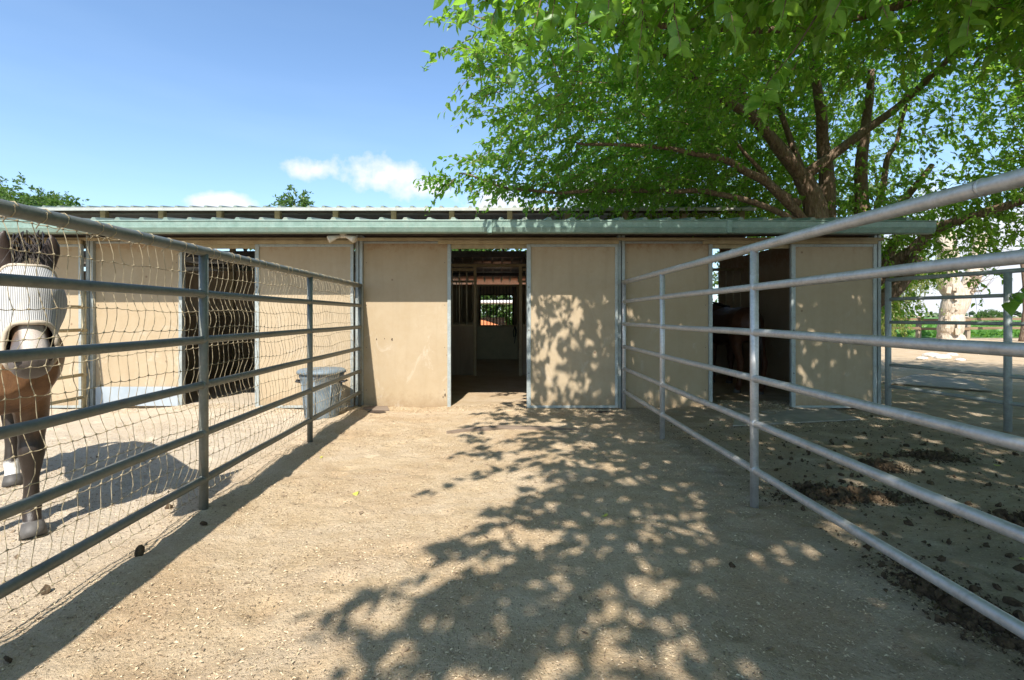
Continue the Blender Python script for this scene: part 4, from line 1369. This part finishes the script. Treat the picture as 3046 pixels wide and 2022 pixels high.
# --- other trees
def tree_simple(name, label, x, y, trunk_h, r, crown, n, mat, leaf=0.3, group=None, drop=0.3, narrow=False):
    t = thing(name, label, 'tree', (x, y, 0), 0, group)
    limb(t, [(x, y, -0.2), (x + 0.1 * r, y, trunk_h * 0.5), (x, y, trunk_h), (x, y, crown[0][2])], 0.09 * r + 0.08, 0.05, M['bark'], 'trunk')
    pts, dd = [], []
    for (cx, cy, cz, rx, ry, rz_) in crown:
        k = int(n * rx * rz_ / sum(c[3] * c[5] for c in crown))
        u = rng.normal(size=(k, 3))
        u = unit(u) * (rng.uniform(0.25, 1, (k, 1)) ** 0.5)
        pts.append(np.array([cx, cy, cz]) + u * np.array([rx, ry, rz_]) * (1 + 0.2 * rng.normal(size=(k, 1))))
        dd.append(u + rng.normal(size=(k, 3)) * 0.4)
        limb(t, [(x, y, trunk_h * 0.8), ((x + cx) / 2, (y + cy) / 2, (trunk_h + cz) / 2), (cx, cy, cz)], 0.05 * r + 0.03, 0.03, M['bark'])
    P = np.concatenate(pts)
    foliage(t, P, rng.uniform(0.4, 1.0, len(P)) * leaf * 3, 9, leaf, (x, y, 3), mat, M['bark'], drop, SLEAF_V * np.array([1.4, 1, 1]), SLEAF_F, np.concatenate(dd))
    return t


a = AT(15, 480, 30)
tree_simple('broadleaf_tree', 'rounded green tree showing above the roof at the far left edge', a.x, 30, 5.5, 2.5, [(a.x, 30, 7.6, 3.0, 2.5, 1.6), (a.x + 2.6, 30.5, 7.5, 1.6, 1.5, 1.0), (a.x - 3, 31, 8.0, 3, 2, 2)], 1500, M['leaf_far'], 0.22)
a = AT(125, 480, 33)
tree_simple('broadleaf_tree', 'small green treetop showing over the roof beside the rounded tree at left', a.x, 33, 6.2, 2, [(a.x, 33, 8.5, 1.3, 1.3, 0.9), (a.x - 1.0, 33, 8.2, 1.2, 1.2, 0.8)], 600, M['leaf_far'], 0.22)
a = AT(680, 480, 34)
tree_simple('broadleaf_tree', 'sparse dark treetop standing alone above the roof left of the clouds', a.x, 34, 6.0, 2, [(a.x, 34, 9.2, 0.85, 0.8, 0.9), (a.x - 0.7, 34, 9.0, 0.6, 0.5, 0.6), (a.x + 0.6, 34, 8.8, 0.6, 0.5, 0.6)], 200, M['leaf_far'], 0.22)
tree_simple('broadleaf_tree', 'full green tree behind the barn seen through the middle stall window', -0.8, 30, 2.5, 2.6, [(-1.2, 30, 4.2, 2.6, 2.0, 2.6), (1.0, 29, 2.9, 1.6, 1.2, 2.2), (-3.0, 31, 5.2, 2.0, 1.6, 1.6)], 2200, M['leaf_far'], 0.24)
tree_simple('broadleaf_tree', 'green tree behind the barn seen through the left stall opening', -12.5, 30, 3, 2.4, [(-12.5, 30, 5.0, 2.8, 2, 2.2), (-10.4, 30, 4.2, 1.8, 1.5, 2.0)], 500, M['leaf_far'], 0.24)
tree_simple('broadleaf_tree', 'shady tree beyond the open aisle end of the barn', 11.5, 19, 2.6, 2.4, [(11.5, 19, 4.6, 2.6, 2.2, 2.4), (9.6, 20, 3.6, 1.8, 1.6, 2.0), (14, 20, 5.2, 2.4, 2, 2.0), (12.5, 18, 7.0, 2.6, 2, 1.8)], 900, M['leaf_far'], 0.18)

# drooping yellow green tree right of the barn
a = G(2068, 772)
pt = thing('pepper_tree', 'drooping yellow green tree beside the wooden fence right of the barn', 'tree', (a.x - 0.6, 24.5, 0))
limb(pt, [(a.x - 0.6, 24.5, -0.1), (a.x - 0.5, 24.5, 2), (a.x - 0.8, 24.5, 4.3)], 0.28, 0.1, M['bark'], 'trunk')
xx = (2045 - 1148) / FOC * 24.5
P = []
for (cx, cz, sx_, sz_, n_) in ((xx - 0.2, 4.2, 0.8, 0.5, 300), (xx + 0.3, 3.3, 0.55, 0.7, 330), (xx, 2.2, 0.5, 0.7, 300), (xx + 1.6, 3.6, 0.5, 0.35, 150), (xx - 0.4, 1.3, 0.4, 0.45, 170), (xx + 0.9, 4.1, 0.9, 0.3, 160)):
    P.append(np.array([cx, 24.5, cz]) + rng.normal(size=(n_, 3)) * np.array([sx_, 0.6, sz_]))
P = np.concatenate(P)
foliage(pt, P, rng.uniform(0.3, 0.7, len(P)), 14, 0.13, (xx, 24.5, 4), M['leaf_pepper'], M['bark'], 0.3, SLEAF_V, SLEAF_F, rng.normal(size=(len(P), 3)) * 0.4 + np.array([0, 0, -1.2]))

# big pale forked trunk by the fence
pl = thing('pale_tree', 'massive pale forked tree trunk with peeling bark standing at the wooden fence', 'tree', (G(2195, 785).x, 25.5, 0))
YP = 25.5
limb(pl, [AT(2196, 788, YP), AT(2196, 775, YP), AT(2194, 745, YP), AT(2196, 700, YP), AT(2190, 650, YP), AT(2184, 600, YP), AT(2182, 540, YP)], 0.60, 0.42, M['bark_pale'], 'trunk', 20, 0.14)
limb(pl, [AT(2200, 735, YP), AT(2215, 700, YP), AT(2236, 650, YP), AT(2250, 610, YP), AT(2262, 540, YP)], 0.42, 0.30, M['bark_pale'], 'limb', 16, 0.10)
for i in range(9):
    a0 = AT(2238 + rs.uniform(-8, 8), 655 + rs.uniform(-20, 20), YP - 0.45)
    limb(pl, [a0, a0 + Vector((rs.uniform(0.2, 0.6), -0.1, rs.uniform(0.0, 0.5))), a0 + Vector((rs.uniform(0.8, 1.5), -0.2, rs.uniform(0.4, 1.1)))], 0.03, 0.008, M['bark'], 'dead_twig', 5)
for i in range(14):
    # bark flaps standing off the trunk
    a0 = AT(2196 + rs.uniform(-14, 18), rs.uniform(650, 775), YP - 0.62)
    MB().box(-0.10, 0.10, 0.0, 0.05, -0.18, 0.18).build('bark_flap', M['bark_pale'], pl, False, 0.02, a0 - Vector(pl.location)).rotation_euler = (rs.uniform(-0.1, 0.25), rs.uniform(-0.3, 0.3), rs.uniform(-0.5, 0.5))

# round far tree and low horizon trees
a = AT(2284, 728, 120)
t = thing('distant_tree', 'small round dark green tree on the far horizon of the field', 'tree', (a.x, 120, 0))
P = np.array([a.x, 120, 1.0]) + unit(rng.normal(size=(700, 3))) * np.array([3.1, 2.5, 1.75]) * rng.uniform(0.7, 1, (700, 1))
P = P[P[:, 2] > 0.2]
foliage(t, P, rng.uniform(0.3, 0.6, len(P)), 8, 0.35, (a.x, 120, 0), M['leaf_far'], M['bark'], 0.2, SLEAF_V, SLEAF_F, rng.normal(size=(len(P), 3)))
limb(t, [(a.x, 120, -0.1), (a.x, 120, 1.5)], 0.3, 0.2, M['bark'], 'trunk')
# far tree line as a wandering mass
C_ = []
for k in range(1500):
    x = rng.uniform(-300, 700)
    h = 2.0 + 1.5 * noise.noise(Vector((x * 0.02, 0, 0))) + 1.0 * noise.noise(Vector((x * 0.11, 3, 0)))
    C_.append((x, 380 + rng.uniform(-5, 5), rng.uniform(0, max(0.6, h))))
C_ = np.array(C_)
V_, F_ = leaves(C_, rng.normal(size=C_.shape) + np.array([0, 0, 0.8]), 3.5, SLEAF_V * np.array([3, 1, 1]), SLEAF_F)
tag(link('tree_line', np_mesh('tree_line', V_, F_, M['hill'])), 'low tree line at the far edge of the field', None, None, 'stuff')

# crop plants near the fence (uncountable)
n_ = 16000
X_ = rng.uniform(14, 62, n_)
Y_ = 28.8 + rng.uniform(0, 1, n_) ** 1.6 * 60
X_ = X_ + (Y_ - 28) * rng.uniform(0, 1.0, n_)
C_ = np.stack([X_, Y_, np.full(n_, 0.02) + rng.uniform(0, 0.25, n_)], 1)
V_, F_ = leaves(C_, rng.normal(size=C_.shape) + np.array([0, 0, 1.0]), 0.32, SLEAF_V * np.array([2.2, 1, 1]), SLEAF_F)
tag(link('crop_plants', np_mesh('crop_plants', V_, F_, M['crop'])), 'low leafy crop plants beyond the wooden fence', None, None, 'stuff')

# wooden fence
wf = thing('wooden_fence', 'weathered brown two rail wooden fence along the green field', 'fence', (20, 27.2, 0))
YF = 27.2
pm = MB().box(-0.09, 0.09, -0.09, 0.09, -0.1, 1.22).mesh('fence_post', M['plank'])
xs_ = [(2038 - 1148), (2120 - 1148), (2240 - 1148), (2340 - 1148), (2440 - 1148), (2540 - 1148)]
xs_ = [(x / FOC * YF) for x in (810, 890, 970, 1083, 1180, 1280, 1390)]
for i, x in enumerate(xs_):
    o = link('fence_post', pm, wf, (x - 20, 0, 0))
    o.rotation_euler = (0, rs.uniform(-0.05, 0.05), 0)
    if i < len(xs_) - 1:
        for z in (1.10, 0.60):
            q = MB().box(x - 20 - 0.05, xs_[i + 1] - 20 + 0.02, -0.15 + 0.01 * (i % 2), -0.11 + 0.01 * (i % 2), z - 0.07, z + 0.07)
            q.v = [(v[0], v[1], v[2] + 0.03 * math.sin(i * 2.1 + (v[0] > x - 19))) for v in q.v]
            q.build('fence_board', M['fence_wood'], wf)

# pale rubble, flat mats, half buried plank
for k, (px, py, s) in enumerate(((2150, 822, 0.20), (2174, 826, 0.17), (2196, 820, 0.12), (2128, 828, 0.11), (2215, 832, 0.10))):
    p = G(px, py)
    bm = bmesh.new()
    bmesh.ops.create_icosphere(bm, subdivisions=2, radius=s)
    for v in bm.verts:
        d = 1 + 0.35 * noise.noise(v.co * 4 + Vector((k * 5, 0, 0)))
        v.co = Vector((v.co.x * d * 1.5, v.co.y * d, max(-0.05, v.co.z * d * 0.55)))
    me = bpy.data.meshes.new('rubble')
    bm.to_mesh(me)
    bm.free()
    me.materials.append(M['stone'])
    o = link('rubble', me, None, (p.x, p.y, 0.02))
    tag(o, ['largest pale rubble lump on the sunlit dirt beyond the pens', 'pale rubble lump right next to the largest one', 'small pale lump right of the two big rubble lumps', 'small pale lump at the left end of the rubble', 'outermost small pale lump at the right end of the rubble'][k], 'rubble', 'pale lumps lying on the dirt beyond the pens')


def slab(name, label, cat, corners, z, th, mat):
    c = sum((Vector(p) for p in corners), Vector()) / len(corners)
    n = len(corners)
    vs = [Vector(p) - c for p in corners]
    v = [(p.x, p.y, 0) for p in vs] + [(p.x, p.y, th) for p in vs]
    f = [tuple(reversed(range(n))), tuple(range(n, 2 * n))] + [(i, (i + 1) % n, n + (i + 1) % n, n + i) for i in range(n)]
    o = MB().add(v, f).build(name, mat, None, False, 0.004, (c.x, c.y, z))
    return tag(o, label, cat)


slab('ground_sheet', 'large flat grey sheet lying on the ground right of the barn corner', 'sheet', [G(2035, 885), G(2290, 905), G(2230, 878), G(2110, 866)], 0.012, 0.02, M['mat'])
slab('rubber_mat', 'dusty grey mat half buried in dirt outside the right stall', 'mat', [G(1690, 985), G(1985, 970), G(1900, 940), G(1700, 945)], 0.006, 0.016, M['mat'])
slab('sill_stone', 'rusty flat sill piece at the foot of the left post', 'sill', [G(836, 949), G(898, 949), G(894, 941), G(840, 941)], 0.002, 0.03, M['stick'])

a, c_ = G(1030, 997), G(1335, 992)
mid = G(1150, 989)
b = MB()
ct = (a + c_) / 2
pts = [a - ct, G(1090, 992) - ct, mid - ct, G(1220, 989) - ct, c_ - ct]
rings = []
for p, w, h in zip(pts, (0.012, 0.045, 0.06, 0.05, 0.012), (0.006, 0.022, 0.028, 0.024, 0.005)):
    z = Vector((p.x, p.y, 0))
    rings.append([z + Vector((0, -w, -0.02)), z + Vector((0, -w, h * 0.7)), z + Vector((0.01, -w * 0.2, h)), z + Vector((0, w, h * 0.8)), z + Vector((0, w, -0.02))])
b.loft(rings)
o = b.build('plank', M['stick'], None, False, 0, (ct.x, ct.y, gh(ct.x, ct.y) + 0.004))
tag(o, 'long dark weathered plank half buried across the walkway', 'plank')

# dark lumps coloured as the shade inside burrows beneath the doors
for (px, py, lab) in ((1398, 950, 'dark hollow dug beneath the sliding door of the middle stall'), (868, 952, 'small dark hollow at the foot of the left post')):
    p = G(px, py)
    bm = bmesh.new()
    bmesh.ops.create_icosphere(bm, subdivisions=3, radius=1)
    for v in bm.verts:
        d = 1 + 0.25 * noise.noise(v.co * 3)
        v.co = Vector((v.co.x * 0.13 * d, v.co.y * 0.06 * d, v.co.z * 0.018))
    me = bpy.data.meshes.new('hollow')
    bm.to_mesh(me)
    bm.free()
    me.materials.append(M['hole'])
    tag(link('hollow', me, None, (p.x, min(p.y, 6.72), gh(p.x, min(p.y, 6.72)) + 0.004)), lab, 'hollow')


# ------------------------------------------------------------------ manure
lumps = []
for k in range(6):
    bm = bmesh.new()
    bmesh.ops.create_icosphere(bm, subdivisions=2, radius=0.023)
    for v in bm.verts:
        d = 1 + 0.5 * noise.noise(v.co * 50 + Vector((k * 7, 0, 0))) + 0.45 * noise.noise(v.co * 130 + Vector((0, k * 3, 0)))
        v.co = Vector((v.co.x * d * 1.15, v.co.y * d, v.co.z * d * 0.8))
    me = bpy.data.meshes.new('dropping')
    bm.to_mesh(me)
    bm.free()
    me.materials.append(M['manure'])
    lumps.append(me)
rm = random.Random(5)


def lump(parent, x, y, z, s, name='dropping'):
    o = link(name, lumps[rm.randrange(6)], parent, (x, y, z))
    o.rotation_euler = (rm.uniform(0, 6), rm.uniform(0, 6), rm.uniform(0, 6))
    s *= 0.4 + 0.85 * rm.random() ** 0.8
    o.scale = (s, s, s * rm.uniform(0.6, 0.9))
    return o


piles = [(1960, 1145, 0.32, 0.11, 130, 'biggest dark manure pile in the right pen just beyond the middle fence post'),
         (2030, 1078, 0.13, 0.12, 45, 'long manure pile lying behind the biggest one in the right pen'),
         (2150, 1055, 0.20, 0.13, 55, 'farthest manure pile in the right pen, near the far side fence'),
         (2335, 1205, 0.20, 0.10, 30, 'manure pile at the right edge of the picture'),
         (2230, 1405, 0.12, 0.28, 110, 'nearest manure pile lying under the lowest rail of the right fence'),
         (1855, 1128, 0.10, 0.07, 12, 'small reddish manure pile beside the middle post of the right fence')]
for px, py, sx_, sy_, n_, lab in piles:
    c = G(px, py)
    t = thing('manure_pile', lab, 'manure', (c.x, c.y, gh(c.x, c.y)), 0, 'manure piles in the right pen')
    for k in range(n_):
        dx, dy = rm.gauss(0, sx_ * 0.6), rm.gauss(0, sy_ * 0.6)
        q = (dx / sx_) ** 2 + (dy / sy_) ** 2
        lump(t, dx, dy, 0.008 + 0.035 * math.exp(-q * 1.2) * rm.random(), 1.15)
for k in range(120):
    px, py = rm.uniform(1770, 2362), rm.uniform(1000, 1480)
    if k < 60:
        px, py = rm.gauss(1960, 120), rm.gauss(1085, 45)
    p = G(px, max(960, py))
    if p.x < 1.85 or p.y < 1.6:
        continue
    o = lump(None, p.x, p.y, gh(p.x, p.y) + 0.008, 0.85, 'manure_ball')
    tag(o, 'single dark ball of horse manure lying loose in the right pen', 'manure', 'loose manure balls scattered in the right pen')
for k, (px, py, lab) in enumerate(((470, 1220, 'reddish dropping on the sunlit dirt left of the post shadow'), (322, 1290, 'brown dropping under the lowest rail of the left fence'), (390, 1175, 'small dropping behind the netting beside the horse shadow'), (2178, 1008 + 300, 'lone dark ball of manure in the walkway shade'), (105, 1375, 'flattened dropping beside the left fence at the picture edge'), (20, 1538, 'pale dropping near the bottom left corner'))):
    if k == 3:
        px, py = 1688, 1312
    p = G(px, py)
    o = lump(None, p.x, p.y, gh(p.x, p.y) + 0.01, 1.0, 'manure_ball')
    tag(o, lab, 'manure')

# broken, trampled crumbs between the balls
cr = []
for px, py, sx_, sy_, n_, lab in piles:
    c = G(px, py)
    k = n_ * 22
    cr.append(np.stack([c.x + rng.normal(0, sx_ * 0.75, k), c.y + rng.normal(0, sy_ * 0.75, k), np.zeros(k)], 1))
k = 2600
cr.append(np.stack([rng.uniform(1.85, 5.2, k), rng.uniform(1.7, 6.0, k), np.zeros(k)], 1))
C_ = np.concatenate(cr)
C_[:, 2] = np.array([gh(x, y) for x, y in C_[:, :2]]) + rng.uniform(0, 0.010, len(C_))
tet = np.array([(1, 0, 0), (-0.5, 0.87, 0), (-0.5, -0.87, 0), (0, 0, 1.0)])
sz = 0.0035 + 0.009 * rng.uniform(0, 1, len(C_)) ** 2.5
V_ = C_[:, None, :] + (tet[None] + rng.normal(size=(len(C_), 4, 3)) * 0.35) * sz[:, None, None]
F_ = (np.array([(0, 1, 3), (1, 2, 3), (2, 0, 3)])[None] + (np.arange(len(C_)) * 4)[:, None, None]).reshape(-1, 3)
tag(link('manure_crumbs', np_mesh('manure_crumbs', V_.reshape(-1, 3), F_, M['manure'])), 'crumbled manure trodden into the dirt of the right pen', None, None, 'stuff')

# fallen yellow leaves
q = MB()
q.add([(v[0] * 0.06, v[1] * 0.06, v[2] * 0.08) for v in LVb], LFb)
fl = q.mesh('fallen_leaf', M['fallen'], True)
for (px, py, lab) in ((742, 1058, 'pale yellow leaf lying at the edge of the left fence shadow'), (820, 1137, 'bright yellow leaf alone on the sunlit dirt'), (2355, 1290, 'green yellow leaf on the shaded dirt by the right edge'), (1398, 1192, 'small green leaf in the dappled shade of the walkway'), (2300, 1075, 'yellow leaf beside the far manure pile')):
    p = G(px, py)
    o = link('fallen_leaf', fl, None, (p.x, p.y, gh(p.x, p.y) + 0.006))
    o.rotation_euler = (rs.uniform(-0.2, 0.2), rs.uniform(-0.3, 0.3), rs.uniform(0, 6))
    tag(o, lab, 'leaf')


# ------------------------------------------------------------------ wood shavings strewn over the dirt
def strew(n, x0, x1, y0, y1, mat, label, size, name, ybias=1.0):
    X = rng.uniform(x0, x1, n)
    Y = y0 + (y1 - y0) * rng.uniform(0, 1, n) ** ybias
    keep = np.array([noise.noise(Vector((x * 1.3, y * 1.3, 4))) for x, y in zip(X, Y)]) > rng.uniform(-0.6, 0.25, n)
    X, Y = X[keep], Y[keep]
    Z = np.array([gh(x, y) for x, y in zip(X, Y)]) + 0.0025
    n = len(X)
    a = rng.uniform(0, 2 * np.pi, n)
    L = size * rng.uniform(0.5, 1.5, n)
    W = L * rng.uniform(0.2, 0.5, n)
    ux, uy = np.cos(a), np.sin(a)
    P = np.stack([X, Y, Z], 1)
    U = np.stack([ux, uy, rng.normal(0, 0.22, n)], 1) * L[:, None]
    S = np.stack([-uy, ux, rng.normal(0, 0.25, n)], 1) * W[:, None]
    lift = np.array([0, 0, 0.0025])
    V = np.stack([P - U - S * 0.5, P - U * 0.3 + S + lift, P + U + S * 0.4, P + U * 0.4 - S + lift], 1).reshape(-1, 3)
    F = (np.array([(0, 1, 2), (0, 2, 3)])[None] + (np.arange(n) * 4)[:, None, None]).reshape(-1, 3)
    tag(link(name, np_mesh(name, V, F, mat)), label, None, None, 'stuff')


strew(52000, -4.6, 2.2, 1.3, 6.9, M['shaving'], 'pale wood shavings strewn over the walkway and left pen', 0.0062, 'wood_shavings', 1.15)
strew(36000, -4.0, 5.4, 1.3, 6.9, M['brown_shaving'], 'brown chaff and crumbs scattered on the dirt', 0.006, 'dirt_crumbs', 1.15)
strew(7000, 2.9, 5.0, 5.7, 7.4, M['shaving'], 'grey shavings heaped at the right stall opening', 0.012, 'bedding', 1.0)

strew(500, -4.0, 4.5, 1.3, 6.6, M['brown_shaving'], 'loose stalks and bark bits on the dirt', 0.020, 'stalks')
strew(6000, -5.5, 1.8, 6.55, 6.88, M['shaving'], 'shavings drifted against the foot of the barn wall', 0.010, 'drifted_shavings')

# ------------------------------------------------------------------ things behind the barn, glimpsed through the window
t = thing('tarp_stack', 'low orange tarpaulin covered stack behind the barn, seen through the stall window', 'tarp', (0.4, 23.0, 0))
b = MB()
rings = []
for i in range(12):
    x = -2.2 + i * 0.4
    h = 0.95 + 0.18 * math.sin(i * 0.8) * (1 if 0 < i < 11 else 0)
    rings.append([Vector((x, -0.9, 0)), Vector((x, -0.75, h * 0.85)), Vector((x, 0, h)), Vector((x, 0.75, h * 0.85)), Vector((x, 0.9, 0))])
b.loft(rings)
b.build('tarp', M['orange'], t, False)
for sx in (-1.2, 0.0, 1.2):
    MB().tube([(sx, -0.92, 0), (sx, -0.78, 0.86), (sx, 0, 1.12), (sx, 0.78, 0.86), (sx, 0.92, 0)], 0.012, 6).build('tie_rope', M['cord'], t)
t = thing('carport', 'white flat roofed carport behind the barn, seen through the stall window', 'carport', (-1.6, 26.0, 0))
MB().box(-2.6, 3.4, -1.5, 1.5, 1.95, 2.08).build('roof', M['white'], t, False, 0.02)
for sx in (-2.5, 3.3):
    for sy in (-1.4, 1.4):
        MB().box(sx - 0.05, sx + 0.05, sy - 0.05, sy + 0.05, 0, 1.948).build('post', M['white'], t)
MB().box(-2.4, 2.0, 1.45, 1.48, 0.1, 1.2).build('side_panel', M['dark'], t)
